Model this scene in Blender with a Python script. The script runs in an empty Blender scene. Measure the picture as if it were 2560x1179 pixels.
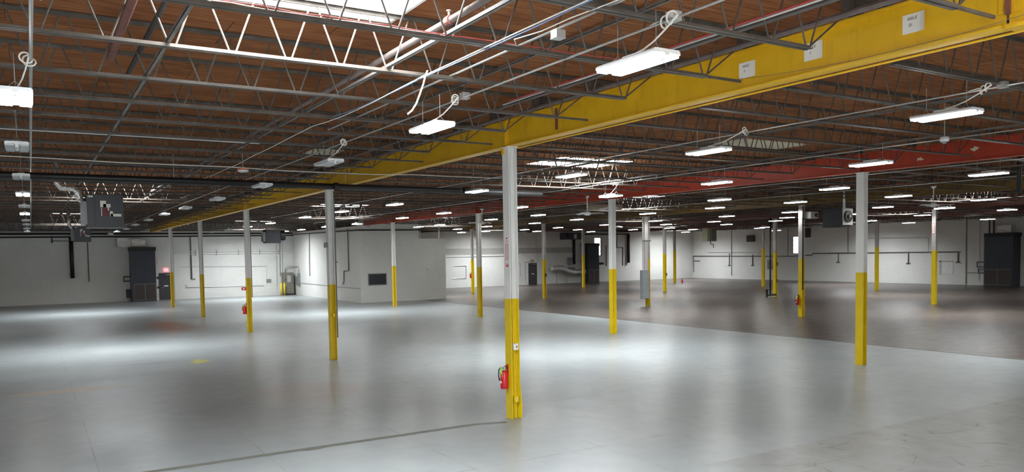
import bpy, math, random
from mathutils import Vector, Matrix
random.seed(7)
S = bpy.context.scene
C = S.collection

# ------------------------------------------------------------------ camera
cam_d = bpy.data.cameras.new('camera')
cam = bpy.data.objects.new('camera', cam_d)
C.objects.link(cam)
F_PX, PITCH, ROLL, YAW = 1955.0, math.radians(-2.98), math.radians(-0.93), math.radians(31.54)
cam_d.sensor_width = 36.0
cam_d.sensor_fit = 'HORIZONTAL'
cam_d.lens = F_PX / 2560.0 * 36.0
cam_d.shift_y = (734.2 - 589.5) / 2560.0
cam_d.clip_end = 300
fw = Vector((math.sin(YAW) * math.cos(PITCH), math.cos(YAW) * math.cos(PITCH), math.sin(PITCH)))
rt = Vector((math.cos(YAW), -math.sin(YAW), 0))
up = rt.cross(fw)
cr, sr = math.cos(ROLL), math.sin(ROLL)
rt2 = rt * cr + up * sr
up2 = -rt * sr + up * cr
M = Matrix((rt2, up2, -fw)).transposed().to_4x4()
M.translation = Vector((0, 0, 3.4))
cam.matrix_world = M
S.camera = cam

# ------------------------------------------------------------------ world, exposure
w = bpy.data.worlds.new('overcast sky')
S.world = w
w.use_nodes = True
bg = w.node_tree.nodes['Background']
bg.inputs['Color'].default_value = (0.86, 0.93, 1.0, 1)
bg.inputs['Strength'].default_value = 2.2
S.view_settings.view_transform = 'Standard'
S.view_settings.look = 'None'
S.view_settings.gamma = 1
S.view_settings.exposure = 0.74
S.view_settings.use_curve_mapping = False
try:
    S.cycles.use_denoising = True
    S.cycles.denoiser = 'OPENIMAGEDENOISE'
    S.cycles.use_light_tree = True
    S.cycles.max_bounces = 8
    S.cycles.diffuse_bounces = 4
    S.cycles.glossy_bounces = 3
    S.cycles.sample_clamp_indirect = 6
    S.cycles.caustics_reflective = False
    S.cycles.caustics_refractive = False
except Exception:
    pass
SKY_L = 40.0      # radiance of the daylight under each skylight dome
LED_L = 25.0      # radiance of a lit fixture lens
DOOR_L = 10.0     # radiance of the daylight in the open dock door behind the viewer

# ------------------------------------------------------------------ materials
def newmat(name):
    m = bpy.data.materials.new(name)
    m.use_nodes = True
    return m, m.node_tree, m.node_tree.nodes['Principled BSDF']
class NT:
    """small helper to write shader maths"""
    def __init__(s, nt):
        s.nt = nt
    def n(s, t, **k):
        x = s.nt.nodes.new(t)
        for a, b in k.items():
            setattr(x, a, b)
        return x
    def put(s, sock, v):
        if isinstance(v, (int, float)):
            sock.default_value = v
        elif isinstance(v, tuple):
            sock.default_value = v if len(v) == len(sock.default_value) else v + (1,)
        else:
            s.nt.links.new(v, sock)
    def m(s, op, a, b=0.0, c=0.0, clamp=False):
        x = s.n('ShaderNodeMath', operation=op, use_clamp=clamp)
        for i, v in enumerate((a, b, c)):
            s.put(x.inputs[i], v)
        return x.outputs[0]
    def mix(s, f, a, b, mode='MIX'):
        x = s.n('ShaderNodeMix', data_type='RGBA', blend_type=mode)
        s.put(x.inputs[0], f); s.put(x.inputs[6], a); s.put(x.inputs[7], b)
        return x.outputs[2]
    def noise(s, vec, scale, detail=4, rough=0.55, dist=0.0):
        x = s.n('ShaderNodeTexNoise')
        x.inputs['Scale'].default_value = scale
        x.inputs['Detail'].default_value = detail
        x.inputs['Roughness'].default_value = rough
        x.inputs['Distortion'].default_value = dist
        if vec is not None:
            s.nt.links.new(vec, x.inputs['Vector'])
        return x.outputs['Fac']
    def map(s, vec, scale=(1, 1, 1), rot=(0, 0, 0), loc=(0, 0, 0)):
        x = s.n('ShaderNodeMapping')
        x.inputs['Scale'].default_value = scale
        x.inputs['Rotation'].default_value = rot
        x.inputs['Location'].default_value = loc
        s.nt.links.new(vec, x.inputs['Vector'])
        return x.outputs[0]
    def ramp(s, f, lo, hi, a=0.0, b=1.0):
        x = s.n('ShaderNodeMapRange')
        s.put(x.inputs[0], f)
        x.inputs[1].default_value = lo; x.inputs[2].default_value = hi
        x.inputs[3].default_value = a; x.inputs[4].default_value = b
        return x.outputs[0]
    def bump(s, h, strength, dist=0.01):
        x = s.n('ShaderNodeBump')
        x.inputs['Strength'].default_value = strength
        x.inputs['Distance'].default_value = dist
        s.nt.links.new(h, x.inputs['Height'])
        return x.outputs[0]
    def pos(s):
        return s.n('ShaderNodeNewGeometry').outputs['Position']

def paint(name, col, rough=0.5, metal=0.0, var=0.12, scale=6.0, dirt=0.0, dirtcol=(0.05, 0.04, 0.03)):
    m, nt, b = newmat(name)
    k = NT(nt)
    p = k.pos()
    f = k.noise(p, scale, 5)
    dark = tuple(c * (1 - var) for c in col)
    lite = tuple(min(1, c * (1 + var * 0.6)) for c in col)
    c = k.mix(k.ramp(f, 0.3, 0.7), dark, lite)
    if dirt:
        g = k.noise(k.map(p, (1.6, 1.6, 0.35)), 3.0, 6, 0.65)
        c = k.mix(k.ramp(g, 0.56, 0.75, 0, dirt), c, dirtcol)
    k.put(b.inputs['Base Color'], c)
    b.inputs['Roughness'].default_value = rough
    b.inputs['Metallic'].default_value = metal
    return m

def glow(name, col, s):
    m, nt, b = newmat(name)
    b.inputs['Base Color'].default_value = (0.8, 0.8, 0.8, 1)
    b.inputs['Emission Color'].default_value = col + (1,)
    b.inputs['Emission Strength'].default_value = s
    return m

def mat_floor(name, brown=False):
    m, nt, b = newmat(name)
    k = NT(nt)
    p = k.pos()
    sep = k.n('ShaderNodeSeparateXYZ'); nt.links.new(p, sep.inputs[0])
    X, Y = sep.outputs[0], sep.outputs[1]
    n1 = k.noise(p, 0.35, 6, 0.6)
    n2 = k.noise(p, 2.2, 6, 0.65)
    n3 = k.noise(p, 14, 4, 0.6)
    if brown:
        c = k.mix(k.ramp(n1, 0.3, 0.7), (0.060, 0.048, 0.041), (0.104, 0.083, 0.071))
        c = k.mix(k.ramp(n2, 0.4, 0.75, 0, 0.55), c, (0.048, 0.037, 0.032))
    else:
        c = k.mix(k.ramp(n1, 0.3, 0.7), (0.222, 0.247, 0.255), (0.290, 0.315, 0.318))
        c = k.mix(k.ramp(n2, 0.48, 0.8, 0, 0.30), c, (0.205, 0.216, 0.222))
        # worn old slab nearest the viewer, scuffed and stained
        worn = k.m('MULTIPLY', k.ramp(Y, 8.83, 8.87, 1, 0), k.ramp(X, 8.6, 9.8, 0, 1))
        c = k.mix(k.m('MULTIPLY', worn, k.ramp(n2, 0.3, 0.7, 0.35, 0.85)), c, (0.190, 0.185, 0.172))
        # scratches: thin warped lines
        v = k.n('ShaderNodeTexVoronoi', feature='DISTANCE_TO_EDGE')
        v.inputs['Scale'].default_value = 0.55
        warp = k.n('ShaderNodeVectorMath', operation='ADD')
        nz = k.n('ShaderNodeTexNoise'); nz.inputs['Scale'].default_value = 0.8
        nt.links.new(p, nz.inputs['Vector'])
        sc = k.n('ShaderNodeVectorMath', operation='SCALE'); sc.inputs[3].default_value = 2.0
        nt.links.new(nz.outputs['Color'], sc.inputs[0])
        nt.links.new(p, warp.inputs[0]); nt.links.new(sc.outputs[0], warp.inputs[1])
        nt.links.new(warp.outputs[0], v.inputs['Vector'])
        line = k.ramp(v.outputs['Distance'], 0.0, 0.012, 1, 0)
        lm = k.m('MULTIPLY', line, k.ramp(n2, 0.42, 0.55, 0, 0.9))
        lm = k.m('MULTIPLY', lm, k.m('ADD', k.m('MULTIPLY', worn, 0.9), 0.05))
        c = k.mix(lm, c, (0.06, 0.05, 0.04))
        # small dark scuff marks
        # saw-cut joints, worn away in places
        def joints(coord, start, step, half, fade):
            d = k.m('ABSOLUTE', k.m('SUBTRACT', k.m('FRACT', k.m('DIVIDE', k.m('ADD', coord, 200 * step - start + step / 2), step)), 0.5))
            return k.m('MULTIPLY', k.ramp(d, half / step * 0.6, half / step, 1, 0), fade)
        brk = k.ramp(k.noise(p, 0.9, 5, 0.7), 0.46, 0.62, 0.10, 0.75)
        j = k.m('MAXIMUM', joints(Y, 13.6, 2.86, 0.014, brk), joints(X, 8.36, 2.52, 0.014, brk))
        c = k.mix(j, c, (0.10, 0.085, 0.075))
        # painted floor runs out in a rusty stain, a yellow spot and an orange drag mark
        def blob(cx, cy, rx, ry, col, amt, c):
            dx = k.m('DIVIDE', k.m('SUBTRACT', X, cx), rx)
            dy = k.m('DIVIDE', k.m('SUBTRACT', Y, cy), ry)
            d = k.m('SQRT', k.m('ADD', k.m('MULTIPLY', dx, dx), k.m('MULTIPLY', dy, dy)))
            d = k.m('ADD', d, k.m('MULTIPLY', k.m('SUBTRACT', n2, 0.5), 1.8))
            return k.mix(k.ramp(d, 0.5, 1.0, amt, 0), c, col)
        c = blob(5.9, 42.6, 1.3, 4.5, (0.26, 0.11, 0.06), 0.7, c)
        c = blob(5.9, 19.4, 1.6, 2.0, (0.25, 0.17, 0.15), 0.5, c)
        c = blob(4.62, 27.3, 0.34, 0.7, (0.42, 0.40, 0.06), 0.85, c)
        c = blob(0.6, 23.4, 1.6, 0.35, (0.45, 0.30, 0.16), 0.6, c)
        c = blob(3.4, 27.8, 1.3, 0.5, (0.17, 0.18, 0.19), 0.5, c)
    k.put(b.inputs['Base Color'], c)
    r = k.ramp(n2, 0.3, 0.75, 0.285, 0.36)
    k.put(b.inputs['Roughness'], r)
    b.inputs['Specular IOR Level'].default_value = 0.5
    h = k.m('ADD', k.m('MULTIPLY', n3, 0.4), n2)
    nt.links.new(k.bump(h, 0.035, 0.004), b.inputs['Normal'])
    return m

def mat_ply(name, seed=0.0):
    m, nt, b = newmat(name)
    k = NT(nt)
    p = k.pos()
    inf = k.n('ShaderNodeObjectInfo').outputs['Random']
    off = k.n('ShaderNodeVectorMath', operation='ADD')
    nt.links.new(p, off.inputs[0])
    cx = k.n('ShaderNodeCombineXYZ'); k.put(cx.inputs[0], k.m('MULTIPLY', inf, 40)); k.put(cx.inputs[1], k.m('MULTIPLY', inf, 17))
    nt.links.new(cx.outputs[0], off.inputs[1])
    g = k.noise(k.map(off.outputs[0], (0.7, 9, 1)), 2.4, 6, 0.62, 0.6)
    bl = k.noise(off.outputs[0], 0.8, 4)
    c = k.mix(k.ramp(g, 0.3, 0.72), (0.150, 0.052, 0.022), (0.42, 0.182, 0.080))
    c = k.mix(k.ramp(bl, 0.45, 0.75, 0, 0.5), c, (0.10, 0.034, 0.018))
    c = k.mix(k.ramp(inf, 0, 1, 0.0, 0.30), c, (0.19, 0.075, 0.035))
    k.put(b.inputs['Base Color'], c)
    b.inputs['Roughness'].default_value = 0.9
    b.inputs['Specular IOR Level'].default_value = 0.05
    return m

def mat_block(name, col, axis):
    """painted concrete block wall; axis = direction the wall runs along"""
    m, nt, b = newmat(name)
    k = NT(nt)
    p = k.pos()
    sep = k.n('ShaderNodeSeparateXYZ'); nt.links.new(p, sep.inputs[0])
    cb = k.n('ShaderNodeCombineXYZ')
    k.put(cb.inputs[0], sep.outputs[0] if axis == 'x' else sep.outputs[1])
    k.put(cb.inputs[1], sep.outputs[2])
    br = k.n('ShaderNodeTexBrick')
    br.inputs['Scale'].default_value = 1.0
    br.inputs['Brick Width'].default_value = 0.4
    br.inputs['Row Height'].default_value = 0.2
    br.inputs['Mortar Size'].default_value = 0.008
    br.inputs['Color1'].default_value = (1, 1, 1, 1)
    br.inputs['Color2'].default_value = (0.965, 0.965, 0.965, 1)
    br.inputs['Mortar'].default_value = (0.88, 0.88, 0.88, 1)
    nt.links.new(cb.outputs[0], br.inputs['Vector'])
    n = k.noise(p, 0.5, 5)
    dirt = k.noise(k.map(p, (1, 1, 0.25)), 1.6, 5, 0.65)
    c = k.mix(k.ramp(n, 0.3, 0.7), tuple(x * 0.93 for x in col), col)
    c = k.mix(k.ramp(dirt, 0.55, 0.8, 0, 0.3), c, tuple(x * 0.72 for x in col))
    c = k.mix(1.0, c, br.outputs['Color'], 'MULTIPLY')
    k.put(b.inputs['Base Color'], c)
    b.inputs['Roughness'].default_value = 0.55
    nt.links.new(k.bump(br.outputs['Fac'], -0.25, 0.004), b.inputs['Normal'])
    return m

def mat_glass(name):
    m, nt, b = newmat(name)
    b.inputs['Base Color'].default_value = (0.9, 0.96, 0.94, 1)
    b.inputs['Roughness'].default_value = 0.15
    b.inputs['Transmission Weight'].default_value = 1.0
    b.inputs['IOR'].default_value = 1.1
    return m

MF = mat_floor('painted grey concrete')
MFB = mat_floor('sealed brown concrete', True)
MPLY = mat_ply('plywood deck')
MWX = mat_block('white painted block', (0.74, 0.74, 0.71), 'x')
MWY = mat_block('white painted block side', (0.74, 0.74, 0.71), 'y')
MOFF = mat_block('office block face', (0.72, 0.73, 0.70), 'x')
MROOF = paint('roof slab', (0.20, 0.19, 0.18), 0.8)
MSTEEL = paint('dark joist steel', (0.095, 0.081, 0.069), 0.42, 0.0, 0.35, 5, 0.3)
MSTEEL.node_tree.nodes['Principled BSDF'].inputs['Specular IOR Level'].default_value = 0.2
MSTEEL2 = paint('dull bridging steel', (0.16, 0.148, 0.135), 0.5, 0.2, 0.3, 5)
MYEL = paint('yellow girder paint', (0.68, 0.40, 0.010), 0.42, 0, 0.10, 2.5, 0.35, (0.22, 0.12, 0.01))
MYC = paint('safety yellow paint', (0.72, 0.53, 0.008), 0.40, 0, 0.06, 3, 0.15, (0.35, 0.22, 0.01))
MRED = paint('red girder paint', (0.40, 0.042, 0.016), 0.45, 0, 0.15, 3, 0.4, (0.07, 0.02, 0.015))
MOCH = paint('faded ochre girder paint', (0.18, 0.10, 0.018), 0.5, 0, 0.2, 3, 0.5, (0.09, 0.05, 0.02))
MMAR = paint('dark maroon girder paint', (0.13, 0.035, 0.022), 0.5, 0, 0.2, 3, 0.4)
MWHITE = paint('white column paint', (0.76, 0.76, 0.74), 0.42, 0, 0.05, 3, 0.12, (0.45, 0.42, 0.38))
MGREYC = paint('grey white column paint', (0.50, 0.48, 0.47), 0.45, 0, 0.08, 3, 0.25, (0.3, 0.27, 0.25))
MTRIM = paint('white trim', (0.78, 0.78, 0.76), 0.5)
MBLACK = paint('black iron pipe', (0.014, 0.013, 0.013), 0.5, 0.2)
MDPIPE = paint('dark wall pipe', (0.10, 0.095, 0.09), 0.5)
MGREY = paint('grey enamel', (0.22, 0.235, 0.24), 0.45)
MCOND = paint('galvanised conduit', (0.48, 0.48, 0.47), 0.35, 0.6, 0.1)
MRUST = paint('rust primer pipe', (0.16, 0.055, 0.04), 0.6, 0, 0.3)
MBROWNP = paint('brown grey pipe', (0.13, 0.10, 0.09), 0.55, 0, 0.3)
MNAVY = paint('dark blue enamel', (0.014, 0.019, 0.032), 0.4, 0, 0.15, 2)
MNAVY2 = paint('slate heater enamel', (0.024, 0.027, 0.034), 0.4, 0, 0.1, 2)
MLOUV = paint('brown louver', (0.045, 0.033, 0.030), 0.6)
MDOOR = paint('charcoal door paint', (0.045, 0.042, 0.048), 0.45)
MOLIVE = paint('olive cabinet paint', (0.17, 0.17, 0.13), 0.5)
MCREAM = paint('cream board', (0.62, 0.54, 0.40), 0.7)
MWIRE = paint('white cable jacket', (0.75, 0.73, 0.68), 0.5)
MBLUEW = paint('blue cable jacket', (0.16, 0.26, 0.50), 0.5)
MREDW = paint('red cable jacket', (0.42, 0.05, 0.05), 0.5)
MFIX = paint('white fixture enamel', (0.72, 0.73, 0.74), 0.35, 0, 0.04)
MLENSOFF = paint('unlit acrylic lens', (0.50, 0.52, 0.54), 0.25, 0, 0.04)
MLED = glow('lit led lens', (0.98, 1.0, 0.95), LED_L)
MEXTR = paint('extinguisher red', (0.52, 0.012, 0.020), 0.25, 0, 0.05)
MSIGNR = paint('sign red', (0.55, 0.02, 0.03), 0.5, 0, 0.04)
MSIGNW = paint('sign white', (0.80, 0.79, 0.76), 0.5, 0, 0.03)
MPAPER = paint('paper', (0.74, 0.72, 0.67), 0.8, 0, 0.03)
MINK = paint('ink', (0.16, 0.15, 0.14), 0.8)
MTAG = paint('lime inspection tag', (0.45, 0.85, 0.12), 0.6, 0, 0.03)
MTAN = paint('tan insulation jacket', (0.30, 0.23, 0.16), 0.7)
MDARKG = paint('dark window glass', (0.035, 0.040, 0.048), 0.12)
MGLASS = mat_glass('window glass')
MSEAM = paint('grey green joint sealant', (0.135, 0.140, 0.115), 0.6, 0, 0.15)
MEXIT = glow('lit exit sign', (1.0, 0.10, 0.12), 2.2)
MRLAB = paint('dark red label', (0.16, 0.025, 0.028), 0.6)
def mat_foil():
    m, nt, b = newmat('crinkled foil')
    k = NT(nt)
    b.inputs['Base Color'].default_value = (0.72, 0.70, 0.68, 1)
    b.inputs['Metallic'].default_value = 0.75
    b.inputs['Roughness'].default_value = 0.4
    nt.links.new(k.bump(k.noise(k.pos(), 6, 3), 1.0, 0.12), b.inputs['Normal'])
    return m
MFOIL = mat_foil()

# ------------------------------------------------------------------ mesh building
class MB:
    def __init__(s):
        s.v = []; s.f = []; s.mi = []; s.cur = 0
    def add(s, vs, fs):
        o = len(s.v)
        s.v += [tuple(v) for v in vs]
        s.f += [tuple(i + o for i in f) for f in fs]
        s.mi += [s.cur] * len(fs)
        return s
    def box(s, x0, x1, y0, y1, z0, z1):
        vs = [(x, y, z) for z in (z0, z1) for y in (y0, y1) for x in (x0, x1)]
        return s.add(vs, [(0, 2, 3, 1), (4, 5, 7, 6), (0, 1, 5, 4), (2, 6, 7, 3), (0, 4, 6, 2), (1, 3, 7, 5)])
    def cham(s, x0, x1, y0, y1, z0, z1, c):
        """box with its upright edges chamfered"""
        pts = [(x0 + c, y0), (x1 - c, y0), (x1, y0 + c), (x1, y1 - c), (x1 - c, y1), (x0 + c, y1), (x0, y1 - c), (x0, y0 + c)]
        return s.extr(pts, z0, z1)
    def extr(s, pts, z0, z1, axis='z'):
        n = len(pts)
        def q(a, b, c):
            return {'z': (a, b, c), 'x': (c, a, b), 'y': (a, c, b)}[axis]
        vs = [q(a, b, z0) for a, b in pts] + [q(a, b, z1) for a, b in pts]
        fs = [tuple(range(n))[::-1], tuple(range(n, 2 * n))] + [(i, (i + 1) % n, n + (i + 1) % n, n + i) for i in range(n)]
        return s.add(vs, fs)
    def tube(s, path, r, seg=8, caps=True):
        P = [Vector(p) for p in path]
        n = len(P)
        rr = r if isinstance(r, (list, tuple)) else [r] * n
        rings = []
        nrm = None
        for i in range(n):
            t = (P[min(i + 1, n - 1)] - P[max(i - 1, 0)])
            if t.length < 1e-9: t = Vector((0, 0, 1))
            t.normalize()
            if nrm is None:
                a = Vector((0, 0, 1)) if abs(t.z) < 0.9 else Vector((1, 0, 0))
                nrm = t.cross(a).normalized()
            else:
                nrm = (nrm - t * nrm.dot(t))
                nrm = nrm.normalized() if nrm.length > 1e-6 else t.orthogonal().normalized()
            bn = t.cross(nrm)
            sc = 1.0
            if 0 < i < n - 1:
                d = (P[i] - P[i - 1]).normalized().dot((P[i + 1] - P[i]).normalized())
                sc = min(1.5, 1 / max(0.5, math.sqrt(max(0.0, (1 + d) / 2))))
            rings.append([P[i] + (nrm * math.cos(2 * math.pi * j / seg) + bn * math.sin(2 * math.pi * j / seg)) * rr[i] * sc for j in range(seg)])
        vs = [v for ring in rings for v in ring]
        fs = []
        for i in range(n - 1):
            for j in range(seg):
                a, b = i * seg + j, i * seg + (j + 1) % seg
                fs.append((a, b, b + seg, a + seg))
        if caps:
            fs += [tuple(range(seg))[::-1], tuple(range((n - 1) * seg, n * seg))]
        return s.add(vs, fs)
    def lathe(s, prof, cx, cy, seg=16):
        """prof = [(r, z)...] about the upright axis at cx, cy"""
        vs = []; fs = []
        for r, z in prof:
            vs += [(cx + r * math.cos(2 * math.pi * j / seg), cy + r * math.sin(2 * math.pi * j / seg), z) for j in range(seg)]
        for i in range(len(prof) - 1):
            for j in range(seg):
                a, b = i * seg + j, i * seg + (j + 1) % seg
                fs.append((a, b, b + seg, a + seg))
        fs += [tuple(range(seg))[::-1], tuple(range((len(prof) - 1) * seg, len(prof) * seg))]
        return s.add(vs, fs)
    def mesh(s, name, mats, smooth=False):
        me = bpy.data.meshes.new(name)
        me.from_pydata(s.v, [], s.f)
        if not isinstance(mats, (list, tuple)): mats = [mats]
        for m in mats: me.materials.append(m)
        if len(mats) > 1: me.polygons.foreach_set('material_index', s.mi)
        if smooth: me.polygons.foreach_set('use_smooth', [True] * len(me.polygons))
        me.update()
        return me
    def obj(s, name, mats, parent=None, smooth=False):
        o = bpy.data.objects.new(name, s.mesh(name, mats, smooth))
        C.objects.link(o)
        if parent is not None:
            o.parent = parent
            o.location = -parent.location if parent.parent is None else -parent.location - parent.parent.location
        return o

def link(name, me, parent=None, loc=(0, 0, 0)):
    o = bpy.data.objects.new(name, me)
    C.objects.link(o)
    o.parent = parent
    o.location = loc
    return o
def tag(o, label, cat, group=None, kind=None):
    if label: o['label'] = label
    if cat: o['category'] = cat
    if group: o['group'] = group
    if kind: o['kind'] = kind
    return o
def thing(name, label, cat, loc=(0, 0, 0), group=None):
    o = bpy.data.objects.new(name, None)
    o.empty_display_size = 0.1
    C.objects.link(o)
    o.location = loc
    return tag(o, label, cat, group)
def struct(o):
    o['kind'] = 'structure'
    return o
def copy_tree(o, parent=None, loc=None):
    c = o.copy()
    C.objects.link(c)
    if parent is not None: c.parent = parent
    if loc is not None: c.location = loc
    for ch in o.children:
        copy_tree(ch, c)
    return c
ORD = ['first', 'second', 'third', 'fourth', 'fifth', 'sixth', 'seventh', 'eighth', 'ninth', 'tenth', 'eleventh', 'twelfth', 'thirteenth',
       'fourteenth', 'fifteenth', 'sixteenth', 'seventeenth', 'eighteenth', 'nineteenth', 'twentieth']
ORD += ['twenty-' + o for o in ORD[:9]] + ['thirtieth'] + ['thirty-' + o for o in ORD[:9]] + ['fortieth', 'forty-first', 'forty-second']
def text_mesh(body, size, mat, align='CENTER', ext=0.0006):
    cu = bpy.data.curves.new('lettering', 'FONT')
    cu.body = body; cu.size = size; cu.align_x = align; cu.align_y = 'CENTER'; cu.extrude = ext; cu.resolution_u = 2
    t = bpy.data.objects.new('lettering', cu)
    C.objects.link(t)
    bpy.context.view_layer.update()
    me = bpy.data.meshes.new_from_object(t)
    bpy.data.objects.remove(t); bpy.data.curves.remove(cu)
    me.materials.clear(); me.materials.append(mat)
    return me

# ------------------------------------------------------------------ layout
ROWX = [-3.76, 8.38, 20.50, 32.66, 45.0, 57.2, 69.5]      # girder lines and the end wall
ZB, ZT = 5.55, 6.08      # girder bottom, top
DECK = 6.36
XL, XR, YN, YF = -16.0, 69.5, -8.0, 70.5
SKY = []
for s, x0, x1, ys in ((0, 1.28, 4.03, (-4.6, 7.35, 31.5, 55.2)), (1, 14.2, 17.1, (-3.8, 20.0, 43.7, 64.0)), (2, 26.6, 29.5, (7.4, 31.3, 55.2)),  # first bay's rear skylight is unseen, added to brighten near floor and deck
                      (3, 37.8, 40.7, (-3.8, 20.0, 43.7, 65.0)), (4, 50.0, 52.9, (7.4, 31.3, 55.2)), (5, 62.0, 64.9, (20.0, 43.7, 65.2)), (0, 5.2, 8.1, (0.3,)), (-1, -10.6, -7.7, (-3.2, 20.0, 43.7))):  # lone near-bay skylight is unseen, added to light the near floor
    for y in ys:
        SKY.append((x0, x1, y, y + 2.1))

# ---- floors
f1 = struct(MB().box(XL, 24.9, YN, YF, -0.2, 0.0).obj('floor', MF))
f2 = struct(MB().box(24.9, XR, YN, YF, -0.2, 0.0).obj('floor', MFB))
# joint sealant strip on the floor, in ragged lengths
sm = MB()
x = 0.2
rnd = random.Random(3)
top, bot = [], []
while x < 8.05:
    yc = 13.60 if x < 7.4 else 13.60 - (x - 7.4) * 0.28
    wid = 0.085 + rnd.uniform(-0.012, 0.012) + (0.07 if 4.0 < x < 4.25 else 0)
    top.append((x, yc + 0.065)); bot.append((x, yc - wid)); x += 0.16
pts = bot + top[::-1]
n = len(top)
vs = [(a, b, 0.003) for a, b in bot] + [(a, b, 0.003) for a, b in top]
sm.add(vs, [(i, i + 1, n + i + 1, n + i) for i in range(n - 1)])
o = sm.obj('sealant_strip', MSEAM, f1)
# thin edge strip where the two floors meet
MB().box(24.86, 24.93, YN, YF - 0.01, 0.0, 0.004).obj('joint_strip', MSEAM, f1)

# ---- walls
T = 0.3
def wall(name, b, mat, holes=(), axis='x'):
    """b = (a0, a1, c0, c1) along the wall and its thickness range; holes = (a0, a1, z0, z1)"""
    a0, a1, c0, c1 = b
    mb = MB()
    def bx(p, q, z0, z1):
        if q - p < 1e-4 or z1 - z0 < 1e-4: return
        if axis == 'x': mb.box(p, q, c0, c1, z0, z1)
        else: mb.box(c0, c1, p, q, z0, z1)
    cur = a0
    for h in sorted(holes):
        bx(cur, h[0], 0, 6.45)
        bx(h[0], h[1], 0, h[2]); bx(h[0], h[1], h[3], 6.45)
        cur = h[1]
    bx(cur, a1, 0, 6.45)
    return struct(mb.obj(name, mat))
WIN1 = (54.30, 55.30, 2.95, 5.0)
WIN2 = (54.95, 55.75, 2.85, 4.7)
wall('wall_far', (XL, XR, YF, YF + T), MWX, [WIN1])
wall('wall_right', (YN, YF + T, XR, XR + T), MWY, [WIN2], 'y')
wall('wall_left', (YN, YF + T, XL - T, XL), MWY, [], 'y')
wall('wall_near', (XL - T, XR + T, YN - T, YN), MWX, [(-7.5, -1.5, 0, 4.6)])
# open roll-up dock door behind the viewer: frame, rolled curtain, and the daylight it lets in
d4 = bpy.data.objects.new('door_4', None); C.objects.link(d4); struct(d4)
MB().box(-7.6, -7.5, YN, YN + .1, 0, 4.6).box(-1.5, -1.4, YN, YN + .1, 0, 4.6).obj('door_track', MSTEEL2, d4)
MB().tube([(-7.6, YN + .3, 4.85), (-1.4, YN + .3, 4.85)], .26, 16).obj('rolled_curtain', MGREY, d4)
ld = bpy.data.lights.new('dock_door_daylight', 'AREA')
ld.shape = 'RECTANGLE'; ld.size = 5.9; ld.size_y = 4.5; ld.color = (0.93, 0.97, 1.0); ld.energy = DOOR_L * 5.9 * 4.5 * math.pi
lo = bpy.data.objects.new('dock_door_daylight', ld); C.objects.link(lo)
lo.location = (-4.5, YN - .15, 2.3); lo.rotation_euler = (math.pi / 2, 0, 0)
# office block standing in the far bay
struct(MB().box(20.16, 20.398, 53.852, YF, 0, 5.55).obj('wall_office_side', MWY))
struct(MB().box(20.16, 24.80, 53.6, 53.85, 0, DECK).obj('wall_office_front', MOFF))
struct(MB().box(24.80, 27.0, 53.62, YF, 0, 4.56).obj('wall_office_low', MOFF))
struct(MB().box(24.82, 27.02, 53.58, 53.72, 4.56, 4.60).obj('trim_1', MTRIM))
# grey band on the far wall, darker than the block, slightly proud
struct(MB().box(27.0, 51.6, YF - 0.03, YF, 3.35, 3.95).obj('trim_2', paint('grey wall band', (0.42, 0.41, 0.38), 0.6)))

# windows
def window(nm, x0, x1, z0, z1, wallc, axis):
    root = bpy.data.objects.new(nm, None); C.objects.link(root); struct(root)
    def P(mb, a0, a1, d0, d1, c0, c1):
        if axis == 'x': mb.box(a0, a1, wallc + d0, wallc + d1, c0, c1)
        else: mb.box(wallc + d0, wallc + d1, a0, a1, c0, c1)
    fr = MB()
    P(fr, x0, x0 + .05, .05, .12, z0, z1); P(fr, x1 - .05, x1, .05, .12, z0, z1)
    P(fr, x0, x1, .05, .12, z0, z0 + .05); P(fr, x0, x1, .05, .12, z1 - .05, z1)
    fr.obj('window_frame', MDOOR, root)
    sl = MB(); P(sl, x0 - .04, x1 + .04, -.05, .1, z0 - .05, z0); sl.obj('window_sill', MTRIM, root)
    k = 4
    for i in range(1, k):
        zz = z0 + (z1 - z0) * i / k
        b = MB(); P(b, x0 + .05, x1 - .05, .06, .1, zz - .015, zz + .015); b.obj('glazing_bar', MDOOR, root)
    for i in range(k):
        za, zb = z0 + (z1 - z0) * i / k, z0 + (z1 - z0) * (i + 1) / k
        b = MB(); P(b, x0 + .05, x1 - .05, .075, .085, za + .015, zb - .015); b.obj('pane', MGLASS, root)
window('window_1', *WIN1, YF, 'x')
window('window_2', *WIN2, XR, 'y')

# doors (charcoal leaves with closer, bar and lever)
def door(nm, x0, x1, z1, sign=None):
    root = bpy.data.objects.new(nm, None); C.objects.link(root); struct(root)
    y = YF
    MB().box(x0 - .06, x0, y - .05, y, 0, z1 + .06).box(x1, x1 + .06, y - .05, y, 0, z1 + .06).box(x0, x1, y - .05, y, z1, z1 + .06).obj('door_frame', MDOOR, root)
    MB().box(x0, x1, y - .04, y, 0.01, z1).obj('door_leaf', MDOOR, root)
    xh = x0 + .12 if nm == 'door_1' else x1 - .12
    MB().tube([(xh, y - .04, 1.0), (xh, y - .1, 1.0), (xh + (.15 if nm == 'door_1' else -.15), y - .1, 1.0)], .018, 8).obj('door_handle', MCOND, root)
    MB().box(x0 + .3, x0 + .62, y - .055, y - .04, 1.1, 1.2).obj('notice_plate', MSIGNW, root)
    MB().box(x1 - .45, x1 - .12, y - .09, y - .04, z1 - .12, z1 - .07).obj('door_closer', MCOND, root)
door('door_1', 9.05, 9.98, 2.17)
door('door_2', 45.44, 46.36, 2.25)

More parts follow.
